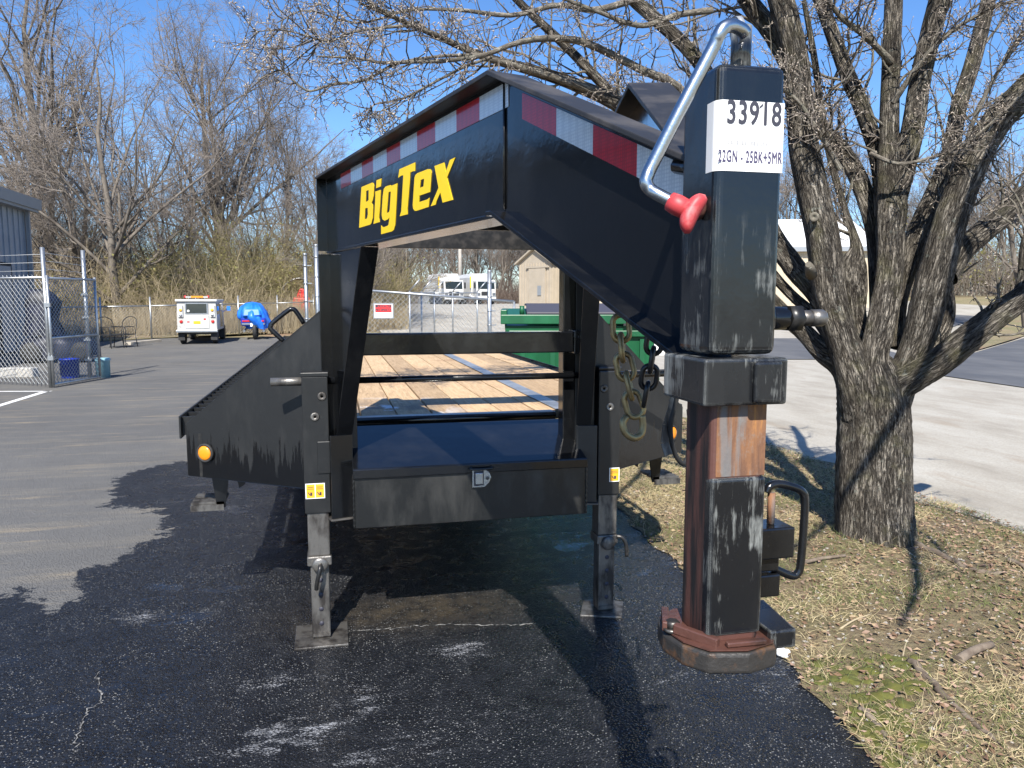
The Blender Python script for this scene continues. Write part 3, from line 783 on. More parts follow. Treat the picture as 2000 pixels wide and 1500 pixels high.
jack(-1); jack(1)
ds = MB()
ds.cyl((-.265, 3.52, 1.188), (1.62, 3.50, 1.188), .0150, 14)
d = ds.build('drive_shaft', M['paint'], trailer)
for xa, xb in ((-.272, -.10), (1.40, 1.64)):
    MB().cyl((xa, 3.52, 1.188), (xb, 3.52, 1.188), .019, 14).build('shaft_sleeve', M['bare'], d)
cb = MB()
cb.box(.09, 1.105, 3.46, 3.53, 1.302, 1.400)
cb.build('front_crossbar', M['paint'], trailer, bevel=.006)
for xa in (1.085, .03): MB().box(xa, xa + (.08 if xa > 1 else .07), 3.56, 3.64, .80, 1.74).build('rack_post', M['paint'], trailer, bevel=.004)
cl = MB(); cl.box(1.106, 1.19, 3.45, 3.55, 1.295, 1.405); cl.build('crossbar_sleeve', M['post_low'], trailer, bevel=.004)

# toolbox between the uprights
tb = MB(); ty = 3.355
tb.prism([(.074, ty, .800), (.074, ty, .548), (.074, 3.80, .548), (.074, 3.80, .800)], (1.063, 0, 0))
box = tb.build('toolbox', M['dusty_paint'], trailer, bevel=.003)
ld = MB()
ld.hexa([(.070, ty - .004, .803), (1.142, ty - .004, .803), (1.142, 3.80, .922), (.070, 3.80, .922), (.070, ty - .004, .815), (1.142, ty - .004, .815), (1.142, 3.80, .934), (.070, 3.80, .934)])
ld.box(.070, 1.142, ty - .012, ty - .0045, .772, .814)
lid = ld.build('lid', M['web'], box, bevel=.004)
lt = MB(); cx, cz, y0 = .632, .748, ty - .003
lt.prism([(cx - .036, y0, cz - .043), (cx + .022, y0, cz - .043), (cx + .044, y0, cz - .022), (cx + .052, y0, cz), (cx + .044, y0, cz + .022), (cx + .022, y0, cz + .043), (cx - .036, y0, cz + .043)], (0, -.010, 0))
latch = lt.build('latch', M['zinc'], box, bevel=.003)
MB().box(cx - .028, cx + .016, y0 - .0125, y0 - .0101, cz - .034, cz + .034).build('latch_recess', M['ink'], latch)
MB().box(cx - .023, cx + .011, y0 - .019, y0 - .0126, cz - .026, cz + .026).build('paddle', M['zinc'], latch, bevel=.002)
MB().lathe([(.008, 0), (.008, .004), (.003, .004)], (cx + .033, y0 - .0101, cz), (0, -1, 0), 14).build('lock', M['bare'], latch)
hd = MB().tube(smooth_path([(cx - .04, ty - .012, .80), (cx - .04, ty - .025, .793), (cx + .05, ty - .025, .793), (cx + .05, ty - .012, .80)], 14), .006, 8); hd.build('lid_handle', M['paint'], box)

for xa in (.072, 1.139):                                            # weld runs where the toolbox meets the uprights
    e = [(xa + .0012 * math.sin(k * 2.3), ty - .002, .552 + k * .0075) for k in range(33)]
    MB().tube(e, [.0042 + .0012 * math.sin(k * 1.9) for k in range(33)], 6).build('weld_bead', M['dusty_paint'], box)
# deck
DX0, DX1, DY0, DY1, DZ = -.70, 2 * TC + .70, 3.88, 12.6, .955
MB().tube([(.06, DY0 - .03, .945), (1.13, DY0 - .03, .945)], .022, 12).build('front_roll', M['paint'], trailer)
MB().box(DX0 + .06, DX1 - .06, DY0, DY0 + .05, .70, DZ - .045).build('front_channel', M['darksteel'], trailer)
for x in (.06, 1.07): MB().box(x, x + .1, DY0 + .06, DY1, .55, .86).build('frame_rail', M['darksteel'], trailer)
for k in range(14): MB().box(DX0 + .06, DX1 - .06, DY0 + .35 + k * .62, DY0 + .42 + k * .62, .865, DZ - .046).build('cross_joist', M['darksteel'], trailer)
MB().box(.05, 1.14, DY0 - .012, DY0 + .075, DZ - .004, DZ + .004).build('front_trim', M['alum'], trailer, bevel=.002)
for side in (-1, 1):
    rl = MB(); xo = DX0 - .035 if side < 0 else DX1 + .005; up_ = 0. if side < 0 else -.022; s = 1 if side < 0 else -1
    rl.box(min(xo, xo + s * .008), max(xo, xo + s * .008), DY0 + .06, DY1, .88, DZ + .034 + up_)
    rl = rl.build('rub_rail', M['wing'], trailer); il = MB(); il.box(min(xo + s * .075, xo + s * .085), max(xo + s * .075, xo + s * .085), DY0 + .06, DY1, .80, DZ + .020 + up_)
    il.build('side_channel', M['wing'], trailer); pk = None
    for k in range(56):
        y = DY0 + .10
        if pk is None:
            pk = MB().box(min(xo + s * .0085, xo + s * .0745), max(xo + s * .0085, xo + s * .0745), y, y + .012, .89, DZ + .026 + up_).build('stake_pocket', M['wing'], rl)
        else:
            c = pk.copy(); c.location = (0, k * .155, 0); C.objects.link(c)
nb = 13; x0 = DX0 + .088; bw = (DX1 - DX0 - .176) / nb
rng = random.Random(4)
strips = (1.13, .065 - .065)
for i in range(nb):
    a = x0 + i * bw; cut = rng.choice([6.3, 7.1, 8.4, 5.6])
    for y0, y1 in ((DY0 + .076, cut - .004), (cut, DY1)):
        dz = rng.uniform(-.0035, .002)
        MB().box(a + .004, a + bw - .004, y0, y1, DZ - .043, DZ + dz).build('deck_plank', M['wood'], trailer, bevel=.003, seg=1)
sp = at_z(1098, 799, DZ).x
MB().box(sp - .045, sp + .045, DY0 + .077, DY1, DZ + .0035, DZ + .0065).build('steel_runner', M['alum'], trailer)
MB().box(2 * TC - sp - .045, 2 * TC - sp + .045, DY0 + .077, DY1, DZ + .0035, DZ + .0065).build('steel_runner', M['alum'], trailer)
for y in (8.6, 9.6):                                               # tandem dual wheels below the deck
    ax = MB(); ax.cyl((-.55, y, .39), (1.75, y, .39), .06, 12); ax.build('axle', M['darksteel'], trailer)
    for x in (-.42, -.14, 1.34, 1.62):
        w = MB().lathe([(.23, -.11), (.33, -.11), (.375, -.085), (.39, -.04), (.39, .04), (.375, .085), (.33, .11), (.23, .11)], (x, y, .39), (1, 0, 0), 30).build('wheel', M['rubber'], trailer)
        MB().lathe([(.0, -.03), (.12, -.03), (.20, -.09), (.228, -.105), (.228, .105), (.2, .09), (.12, .03), (0, .03)], (x, y, .39), (1, 0, 0), 24).build('rim', M['galv'], w)

# ------------------------------------------------------------------ coupler post
px0, px1, py0, py1 = .540, .648, 1.030, 1.145
cp = MB(); cp.box(px0, px1, py0, py1, 1.468, 1.884)
post = cp.build('coupler_post', M['post'], trailer, bevel=.012, seg=4)
wd = MB()                                                            # weld beads where the beams meet the post
for xo, yo in ((px0 - .006, py0 + .135),):
    pass
for s in (-1, 1):
    P = neck_frame(s)
    e = [P(S_FRONT + .012, .006, 1.475 + k * .008) + Vector((.0015 * math.sin(k * 2.1), 0, 0)) for k in range(36)]
    wd.tube(e, [.007 + .002 * math.sin(k * 1.7) for k in range(36)], 7)
wd.build('weld_bead', M['paint'], post)
gp = MB(); P = neck_frame(-1)
gp.tube([P(S_FRONT - .03, .03, 1.765), P(S_FRONT + .03, .02, 1.750), P(S_FRONT + .05, .0, 1.735)], [.012, .014, .008], 8)
gp.build('weld_lump', M['paint'], post)
side_pl = MB()
for s in (-1, 1):
    P = neck_frame(s)
    side_pl.hexa([P(S_FRONT - .01, .0, 1.47), P(.80, -.008, 1.47), P(.80, -.02, 1.47), P(S_FRONT - .01, -.012, 1.47), P(S_FRONT - .01, .0, 1.86), P(.80, -.008, 1.862), P(.80, -.02, 1.862), P(S_FRONT - .01, -.012, 1.86)])
side_pl.build('neck_end_plate', M['web'], post)
cc = MB(); cc.box(.524, .660, 1.016, 1.160, 1.394, 1.464); cc.box(.60, .645, 1.006, 1.0155, 1.398, 1.460)
cc.build('collar', M['post_low'], post, bevel=.007, seg=3)
ix0, ix1, iy0, iy1 = .5505, .6400, 1.040, 1.130
it = MB(); it.box(ix0, ix1, iy0, iy1, 1.015, 1.40)
inner = it.build('inner_post', M['primer'], post, bevel=.008, seg=3)
MB().box(ix0 + .008, ix1 + .0008, iy0 - .001, iy0 + .01, 1.282, 1.393).build('rusty_face', M['rust'], inner, bevel=.001)
MB().box(ix0 - .0005, ix1 + .0025, iy0 - .0035, iy0 + .02, 1.03, 1.281).build('painted_face', M['post_low'], inner, bevel=.006, seg=3)
bp = MB()
ring = [(.91 * a_, .90 * b_) for a_, b_ in [(-.095, .02), (-.082, .075), (-.04, .105), (.04, .105), (.082, .08), (.098, .03), (.098, -.035), (.070, -.075), (.01, -.092), (-.055, -.078), (-.085, -.035)]]
bc = Vector((.594, 1.085, 0))
bp.prism([(bc.x + a, bc.y + c, .982) for a, c in ring], (0, 0, .034))
base = bp.build('base_plate', M['basert'], post, bevel=.006, seg=3)
MB().prism([(bc.x + a * .96, bc.y + c * .96, 1.0185) for a, c in ring], (0, 0, .0025)).build('base_top', M['basetop'], base)
g = MB(); g.bar((bc.x - .075, bc.y + .0, 1.03), (bc.x - .03, bc.y - .06, 1.026), .012, .016); g.bar((bc.x - .02, bc.y - .066, 1.026), (bc.x + .045, bc.y - .068, 1.026), .010, .008); g.bar((bc.x - .085, bc.y + .01, 1.028), (bc.x - .06, bc.y + .07, 1.028), .012, .016)
g.build('gusset_strip', M['basetop'], base, bevel=.002)
bo = MB().lathe([(.016, 0), (.016, .005)], (bc.x - .073, bc.y + .012, 1.021), (0, 0, 1), 18).lathe([(.012, .005), (.012, .014), (.010, .016), (0, .016)], (bc.x - .073, bc.y + .012, 1.021), (0, 0, 1), 6)
bo.build('bolt_head', M['bare'], base)
# side set-screw: welded collar, nut and bolt
sb = MB(); o = Vector((px1, 1.075, 1.521))
sb.lathe([(.034, -.003), (.032, .004), (.026, .010)], o, (1, 0, 0), 20); sb.cyl(o + Vector((.004, 0, 0)), o + Vector((.042, 0, 0)), .0185, 18)
bolt = sb.build('set_screw', M['paint'], post, bevel=.001)
MB().lathe([(.022, 0), (.022, .022), (.019, .024)], o + Vector((.042, 0, 0)), (1, 0, 0), 6).build('nut', M['darksteel'], bolt)
MB().lathe([(.0125, .0), (.0125, .04)], o + Vector((.060, 0, 0)), (1, 0, 0), 14).lathe([(.0135, .022), (.0135, .045), (.011, .048), (0, .048)], o + Vector((.062, 0, 0)), (1, 0, 0), 8).build('threaded_end', M['bare'], bolt)
# release handle, spring pin and brackets on the right of the inner post
yl = 1.085
hp = [at_y(1496, 962, yl), at_y(1503, 950, yl), at_y(1520, 945, yl), at_y(1545, 950, yl), at_y(1566, 960, yl), at_y(1572, 980, yl), at_y(1569, 1040, yl), at_y(1564, 1098, yl), at_y(1559, 1118, yl), at_y(1545, 1124, yl), at_y(1502, 1106, yl)]
MB().tube(smooth_path([tuple(p) for p in hp], 60), .0068, 10).build('release_handle', M['paint'], post)
r = MB(); a, c = at_y(1507, 962, yl), at_y(1505, 1022, yl); r.cyl(a, c, .0062, 12); r.build('spring_pin', M['rust'], post)
k = MB(); a, c = at_y(1494, 1024, yl), at_y(1534, 1080, yl)
k.box(ix1 - .005, c.x, yl - .025, yl + .03, c.z, a.z); k.box(ix1 - .005, c.x - .018, yl - .012, yl + .02, c.z - .025, c.z)
a2, c2 = at_y(1500, 1118, yl), at_y(1512, 1160, yl); k.box(ix1 - .004, c2.x + .003, yl - .012, yl + .012, c2.z, a2.z)
k.build('pin_bracket', M['paint'], post, bevel=.003)
k = MB(); a2, c2 = at_y(1500, 1166, yl), at_y(1512, 1192, yl); k.cyl((ix1 + .004, yl, a2.z), (ix1 + .004, yl, c2.z), .009, 10); k.lathe([(.012, 0), (.009, .006)], (ix1 + .005, yl, a2.z), (0, 0, 1), 12)
k.build('lower_pin', M['rust'], post)
k = MB(); k.prism([(.655, 1.028, 1.004), (.700, 1.028, 1.004), (.715, 1.15, 1.004), (.655, 1.15, 1.004)], (0, 0, .030)); kb = k.build('lock_plate', M['post_low'], post, bevel=.003)
# crank stub, zinc crank and red wing knob
st = MB(); s0 = Vector((.604, 1.085, 1.885)); st.cyl(s0, s0 + Vector((0, 0, .068)), .0150, 18); st.build('crank_stub', M['post'], post)
wsh = MB().lathe([(.021, -.004), (.021, .004)], (.596, 1.082, 1.945), (1, -.15, .15), 18); wsh.build('washer', M['alum'], post)
cr = [at(1456, 66, 1.095), at(1447, 57, 1.09), at(1430, 50, 1.08), at(1414, 54, 1.075), at(1403, 70, 1.075), at(1390, 98, 1.08), at(1330, 212, 1.09), at(1276, 318, 1.10), at(1264, 345, 1.10), at(1262, 358, 1.10), at(1270, 370, 1.10), at(1285, 380, 1.095), at(1320, 398, 1.09)]
crank = MB().tube(smooth_path([tuple(p) for p in cr], 70), .0096, 14).build('crank_handle', M['zinc'], post)
kn = MB(); ka, kc = at(1308, 393, 1.09), at(1345, 412, 1.08)
kn.lathe([(.0135, 0), (.0150, .012), (.014, (kc - ka).length)], ka, kc - ka, 16)
axk = (kc - ka).normalized(); upk = (at(1362, 380, 1.08) - at(1330, 440, 1.08)).normalized(); thk = axk.cross(upk).normalized()
rings, V = 15, []
for i in range(rings):
    q = -1 + 2 * i / (rings - 1); hf = max(0., 1 - abs(q) ** 3) ** .5
    for k in range(20):
        an = 2 * math.pi * k / 20
        V.append(kc + axk * (.004 + .006 * q * q + math.cos(an) * .0125 * hf) + upk * (.031 * q) + thk * (math.sin(an) * .0165 * hf))
kn.add(V, [(i * 20 + k, i * 20 + (k + 1) % 20, (i + 1) * 20 + (k + 1) % 20, (i + 1) * 20 + k) for i in range(rings - 1) for k in range(20)], 0, True)
kn.build('wing_knob', M['red'], crank)
MB().lathe([(.013, 0), (.018, .01), (.018, .016), (.012, .022)], (px0 - .020, 1.070, 1.685), (1, 0, 0), 16).build('red_brown_disc', M['primer'], post)  # small round red-brown piece on the post's left side, behind the knob
# stock label on the post
yl0 = py0 - .0015
def LB(px, py): return at_y(px, py, yl0)
a, c = LB(1402, 198), LB(1540, 335)
lab = MB(); lx0, lx1, lz0, lz1 = px0 + .0105, px1 - .0005, LB(1460, 335).z, LB(1460, 197).z
arc = [(px0 - .0009, py0 + .030), (px0 - .0009, py0 + .012)] + [(px0 + .012 - .0129 * math.cos(q), py0 + .012 - .0129 * math.sin(q)) for q in np.linspace(.15, 1.57, 8)] + [(px1 - .003, py0 - .0009)]
for (xa, ya), (xb, yb) in zip(arc[:-1], arc[1:]):
    lab.add([(xa, ya, lz0), (xb, yb, lz0), (xb, yb, lz1), (xa, ya, lz1)], [(0, 1, 2, 3)], 0, True)
label = lab.build('stock_label', M['white'], post)
def text_mesh(name, body, x0, x1, z0, z1, y, mat, parent, bold=.02):
    cu = bpy.data.curves.new(name, 'FONT'); cu.body = body; cu.size = 1; cu.space_character = 1.12
    tmp = bpy.data.objects.new('tmp', cu); C.objects.link(tmp)
    me = bpy.data.meshes.new_from_object(tmp.evaluated_get(bpy.context.evaluated_depsgraph_get()))
    bpy.data.objects.remove(tmp)
    co = np.zeros(len(me.vertices) * 3, np.float32); me.vertices.foreach_get('co', co); co = co.reshape(-1, 3)
    mn, mxx = co.min(0), co.max(0)
    out = np.stack([x0 + (co[:, 0] - mn[0]) / (mxx[0] - mn[0]) * (x1 - x0), np.full(len(co), y), z0 + (co[:, 1] - mn[1]) / (mxx[1] - mn[1]) * (z1 - z0)], 1)
    if bold:                                                          # thicker strokes: the same print laid a few times, shifted by a hair
        n0 = len(me.vertices); me.vertices.foreach_set('co', out.astype(np.float32).ravel()); V0 = out; F0 = [list(p.vertices) for p in me.polygons]
        h_ = (z1 - z0) * bold; vs, fs = [], []
        for k, (a_, b_) in enumerate([(0, 0), (1, 0), (-1, 0), (0, .8), (0, -.8), (.7, .6), (-.7, -.6), (.7, -.6), (-.7, .6)]):
            vs += (V0 + np.array([a_ * h_, -k * 2e-5, b_ * h_])).tolist(); fs += [[i + k * n0 for i in f] for f in F0]
        me = bpy.data.meshes.new(name); me.from_pydata(vs, [], fs)
    else: me.vertices.foreach_set('co', out.astype(np.float32).ravel())
    me.materials.clear(); me.materials.append(mat); me.update()
    o = bpy.data.objects.new(name, me); C.objects.link(o)
    if parent:
        o.parent = parent; o.matrix_parent_inverse = parent_inv(parent)
    return o
yt = py0 - .0016
text_mesh('printed_number', '33918', LB(1421, 240).x, LB(1525, 240).x, LB(1470, 243).z, LB(1470, 198).z, yt, M['ink'], label, .026)
text_mesh('printed_model_code', '22GN - 25BK+5MR', LB(1403, 310).x, LB(1527, 310).x, LB(1470, 318).z, LB(1470, 295).z, yt, M['inkblue'], label)
xd = LB(1421, 240).x; wd_ = LB(1525, 240).x - xd; zt_ = LB(1470, 198).z
MB().prism([(xd + wd_ * .655, yt, zt_ - .0015), (xd + wd_ * .655, yt, zt_ - .005), (xd + wd_ * .59, yt, zt_ - .0095), (xd + wd_ * .59, yt, zt_ - .0065)], (0, -.0001, 0)).build('printed_flag', M['ink'], label)
bc_ = MB(); rr = random.Random(2); x = LB(1422, 277).x; xe = LB(1502, 277).x; za, zb = LB(1460, 283).z, LB(1460, 275).z
while x < xe:
    w = rr.choice([.0006, .0009, .0013]); bc_.box(x, x + w, yt - .0002, yt, za, zb); x += w + rr.choice([.0006, .001, .0014])
bc_.build('barcode', M['inkgrey'], label)

# ------------------------------------------------------------------ safety chains
def link_loop(c, ax, side, L, W):
    """oval link: centre c, long axis ax, wide axis side"""
    ax, side = Vector(ax).normalized(), Vector(side); side = (side - ax * side.dot(ax)).normalized()
    pts = []
    for k in range(20):
        an = 2 * math.pi * k / 20
        x, y = math.cos(an) * W / 2, math.sin(an) * W / 2 + (1 if math.sin(an) >= 0 else -1) * (L - W) / 2
        pts.append(c + side * x + ax * y)
    return pts
def chain(name, label, pts, mat, r, L, hook=True):
    t = thing(name, label, 'chain', tuple(pts[0]), 0)
    P = smooth_path([tuple(p) for p in pts], 200); dd = np.r_[0, np.cumsum(np.linalg.norm(np.diff(P, axis=0), axis=1))]
    pitch = L - 2.4 * r; n = int(dd[-1] / pitch)
    for k in range(n):
        c = Vector([np.interp((k + .5) * pitch, dd, P[:, q]) for q in range(3)]); a = Vector([np.interp((k + 1) * pitch, dd, P[:, q]) - np.interp(k * pitch, dd, P[:, q]) for q in range(3)])
        sd = Vector((.95, -.25, 0)) if k % 2 == 0 else Vector((.45, .9, 0))
        MB().tube(link_loop(c, a, sd, L, L * .62), r, 8, closed=True).build('chain_link', mat, t)
    if hook:
        e = Vector(P[-1]); q = [e + Vector(v) for v in [(.004, 0, .012), (.006, -.002, -.01), (.0, -.006, -.028), (-.018, -.01, -.034), (-.036, -.008, -.022), (-.040, -.004, -.002), (-.030, 0, .010)]]
        MB().tube(smooth_path([tuple(v) for v in q], 30), r * 1.25, 8).build('hook', mat, t)
    return t
dz = 1.62
chain('safety_chain', 'gold zinc safety chain with a hook hanging below the trailer neck', [at(1212, 622, dz), at(1216, 690, dz), at(1226, 740, dz), at(1238, 790, dz), at(1250, 822, dz)], M['chain'], .0063, .056)
chain('safety_chain', 'black chain hanging beside the gold one under the trailer neck', [at(1280, 650, 1.55), at(1273, 705, 1.56), at(1262, 770, 1.58), at(1252, 815, 1.6)], M['blackchain'], .0055, .050, hook=False)
chain('safety_chain', 'short black chain behind the front post under the neck', [at(1322, 682, 1.38), at(1322, 720, 1.38), at(1326, 790, 1.38)], M['blackchain'], .0055, .050, hook=False)

# trailer wiring: a black cable and a grey strap hanging behind the coupler post
wr = thing('trailer_cable', 'black wiring cable with a hanging grey strap behind the coupler post', 'cable', tuple(at(1318, 690, 1.9)))
MB().tube(smooth_path([tuple(at(x, y, 1.9 + k * .03)) for k, (x, y) in enumerate([(1300, 640), (1312, 700), (1322, 770), (1310, 830), (1316, 880), (1336, 905), (1350, 860), (1345, 800)])], 50), .0065, 8).build('cable', M['rubber'], wr)
sp_ = [at(x, y, 2.0) for x, y in [(1318, 770), (1312, 800), (1302, 830), (1298, 865), (1306, 888)]]
m = MB()
for a, b in zip(sp_[:-1], sp_[1:]): m.bar(a, b, .022, .003, (0, 1, 0))
m.build('strap', M['bare'], wr)
# ------------------------------------------------------------------ buildings
def ribs(m, a, b, z0, z1, step=.3, out=(0, 0, 0), mi=0, d=.03, w=.06):
    a, b = Vector(a), Vector(b); L = (b - a).length; dv = (b - a).normalized(); o = Vector(out)
    k = step / 2
    while k < L:
        p = a + dv * k; m.bar(p + o * (d / 2) + Vector((0, 0, z0)), p + o * (d / 2) + Vector((0, 0, z1)), w, d, o, mi); k += step
M['siding'] = simple('grey_metal_siding', (.30, .33, .37), .5, .2, (.25, .28, .32), 2, .4, .7)
M['trimgrey'] = simple('grey_roof_trim', (.26, .28, .30), .5, .2)
M['beige'] = simple('beige_metal_siding', (.50, .43, .31), .6, 0, (.45, .38, .28), 1.2, .4, .7)
M['beige2'] = simple('beige_shed_siding', (.42, .36, .28), .6, 0, (.36, .31, .24), 1.5, .4, .7)
M['roofwhite'] = simple('white_metal_roof', (.74, .74, .72), .5, 0, (.66, .66, .64), 2)
M['darkopen'] = simple('dark_interior', (.02, .02, .022), .8)
wb = thing('metal_building', 'grey ribbed metal building beyond the chain link fence at the left', 'building', (-12.5, 20, 0))
m = MB(); m.box(-16, -9.1, 6, 26.8, 0, 4.40); m.build('wall', M['siding'], wb)
rib0 = MB().bar((-9.0825, 26.6, .15), (-9.0825, 26.6, 4.21), .09, .035, (1, 0, 0)).build('siding_rib', M['siding'], wb)
for k in range(1, 46):
    c = rib0.copy(); c.location = (0, -.40 * k, 0); C.objects.link(c)
m = MB(); m.prism([(-8.75, 5.6, 4.30), (-8.72, 5.6, 4.62), (-12.5, 5.6, 5.5), (-16.3, 5.6, 4.62), (-16.3, 5.6, 4.42)], (0, 21.5, 0)); m.build('roof', M['trimgrey'], wb)
m = MB(); m.box(-8.92, -8.80, 5.7, 27.0, 4.22, 4.34); m.bar((-8.98, 26.6, 4.3), (-8.98, 26.6, .2), .1, .1); m.build('gutter', M['trimgrey'], wb)
m = MB(); m.box(-9.1, -9.05, 24.2, 25.3, 0, 2.6); m.box(-9.1, -9.03, 22.6, 23.4, 2.1, 3.2); m.build('door', M['darkopen'], wb)
m = MB(); m.box(-9.05, -9.035, 24.35, 25.2, .05, 2.5); m.build('door_panel', M['siding'], wb)

def gable(name, label, c, rz, w, L, eave, ridge, wall, roof, base, door=True, ribstep=.6):
    """shed: local x across the gable (width w), y length; front gable at y=0"""
    t = thing(name, label, 'building', (c[0], c[1], base), rz)
    m = MB(); m.prism([(-w / 2, 0, -.3), (w / 2, 0, -.3), (w / 2, 0, eave), (0, 0, ridge), (-w / 2, 0, eave)], (0, L, 0)); m.build('wall', wall, t, world_coords=False)
    m = MB()
    for s in (-1, 1):
        m.hexa([(s * (w / 2 + .25), -.25, eave - .08), (0, -.25, ridge + .02), (0, L + .25, ridge + .02), (s * (w / 2 + .25), L + .25, eave - .08), (s * (w / 2 + .25), -.25, eave + .06), (0, -.25, ridge + .16), (0, L + .25, ridge + .16), (s * (w / 2 + .25), L + .25, eave + .06)])
    m.build('roof', roof, t, world_coords=False)
    m = MB(); ribs(m, (-w / 2, 0, 0), (w / 2, 0, 0), 0, eave, ribstep, (0, -1, 0), 0, .04, .08)
    for s in (-1, 1): ribs(m, (s * w / 2, 0, 0), (s * w / 2, L, 0), 0, eave - .05, ribstep, (s, 0, 0), 0, .04, .08)
    tag(m.build('siding_rib', wall, t, world_coords=False), kind='stuff')
    if door:
        m = MB(); m.box(-.6, 1.3, -.12, -.045, 0, eave - .35); m.bar((-.9, -.1, eave - .3), (1.7, -.1, eave - .3), .1, .12); m.build('sliding_door', wall, t, world_coords=False)
        m = MB(); m.box(.5, .9, -.17, -.125, 1.0, 1.7); m.build('door_box', M['trimgrey'], t, world_coords=False)
    return t
def gpos(px, dep):
    d = ray(px, 585); d = Vector((d.x, d.y, 0)); p = d * dep; return p.x, p.y
cx_, cy_ = gpos(1077, 55); rz_ = -1.15
gable('beige_shed', 'tall beige ribbed shed with sliding door behind the green dumpster', (cx_ - math.cos(rz_) * 1.9, cy_ - math.sin(rz_) * 1.9), rz_, 3.8, 9, 3.35, 4.35, M['beige2'], M['beige2'], gz(cx_, cy_) - .1, ribstep=.32)
sx, sy = gpos(1500, 47)
lb = gable('beige_warehouse', 'long beige building with white roof behind the roadside tree', (sx - 2, sy + 2), -1.30 + math.pi / 2 - .62, 18, 12, 3.3, 3.4, M['beige'], M['roofwhite'], 1.35, door=False, ribstep=.5)
m = MB(); m.prism([(-9.3, -.3, 3.3), (9.3, -.3, 3.3), (9.3, 6, 5.6), (-9.3, 6, 5.6)], (0, 0, .12)); m.build('roof_slope', M['roofwhite'], lb, world_coords=False)
m = MB(); m.box(-9.3, 9.3, -.42, -.30, 3.14, 3.42); m.build('gutter', M['trimgrey'], lb, world_coords=False)

# ------------------------------------------------------------------ chain link fences
def mesh_wires(m, a, b, z0a, z1a, z0b, z1b, pitch, r, zig=True):
    """chain-link weave on the vertical quad a-b as crossing wires"""
    a, b = Vector((a[0], a[1], 0)), Vector((b[0], b[1], 0)); L = (b - a).length; H = (z1a - z0a)
    pt = lambda u, h: a + (b - a) * (u / L) + Vector((0, 0, z0a + (z0b - z0a) * u / L + h * ((z1a - z0a) + ((z1b - z0b) - (z1a - z0a)) * u / L) / H))
    P = []
    k = -H
    while k < L:
        u0, u1 = max(0, k), min(L, k + H)
        if u1 - u0 > .01:
            P.append((pt(u0, u0 - k), pt(u1, u1 - k))); P.append((pt(u0, H - (u0 - k)), pt(u1, H - (u1 - k))))
        k += pitch
    if zig:
        k = 0
        while k < L - pitch:
            for s in (0, 1): P.append((pt(k + s * pitch * .5, H + (.05 if s == 0 else 0) - 0), pt(k + (1 - s) * 0 + pitch * .25 + s * 0, H - .0)))
            k += pitch
    A = np.array([[tuple(p), tuple(q)] for p, q in P])
    return A, np.full((len(A), 2), r)
def fence(name, label, cat, pts, h, pitch=.075, rail=True, post_h=None, barb=0, r=.0042, kw={}, group=None, post_r=.03):
    t = thing(name, label, cat, (pts[0][0], pts[0][1], gz(*pts[0])), 0, group)
    G = []
    for p, q in zip(pts[:-1], pts[1:]):
        za, zb = gz(*p), gz(*q)
        A, Rr = mesh_wires(None, p, q, za + .05, za + h, zb + .05, zb + h, pitch, r)
        G.append((A, Rr, 3))
        if rail:
            o = MB().cyl((p[0], p[1], za + h), (q[0], q[1], zb + h), .021, 8).build('top_rail', M['galv'], t)
        for k in range(barb):
            z = h + .12 + .14 * k
            MB().cyl((p[0], p[1], za + z), (q[0], q[1], zb + z), .004, 4).build('barbed_wire', M['wire'], t)
    V, Q, _ = tubes(G)
    o = np_mesh('chain_link_mesh', V - np.array([pts[0][0], pts[0][1], gz(*pts[0])]), Q, M['wire'], t); tag(o, kind='stuff')
    for p in pts:
        z = gz(*p); MB().cyl((p[0], p[1], z), (p[0], p[1], z + (post_h or h + .04)), post_r, 10).build('post', M['galv'], t)
    return t
def lerp(a, b, n): return [(a[0] + (b[0] - a[0]) * i / n, a[1] + (b[1] - a[1]) * i / n) for i in range(n + 1)]
fA, fB = gpos(195, 27.0), gpos(612, 33.0)
fL = gpos(20, 25.2)
far_pts = lerp(fL, fA, 1) + lerp(fA, fB, 5)[1:]
fence('boundary_fence', 'low chain link fence with white top rail in front of the brush', 'fence', far_pts, 1.22, .11, post_h=1.55, r=.003)
# ground behind the far fence: dead grass
flat_strip('dry_grass_ground', [fL, fA, fB, (fB[0] + 3, 60), (-40, 60), (-40, fL[1])], M['lawn'], .02)
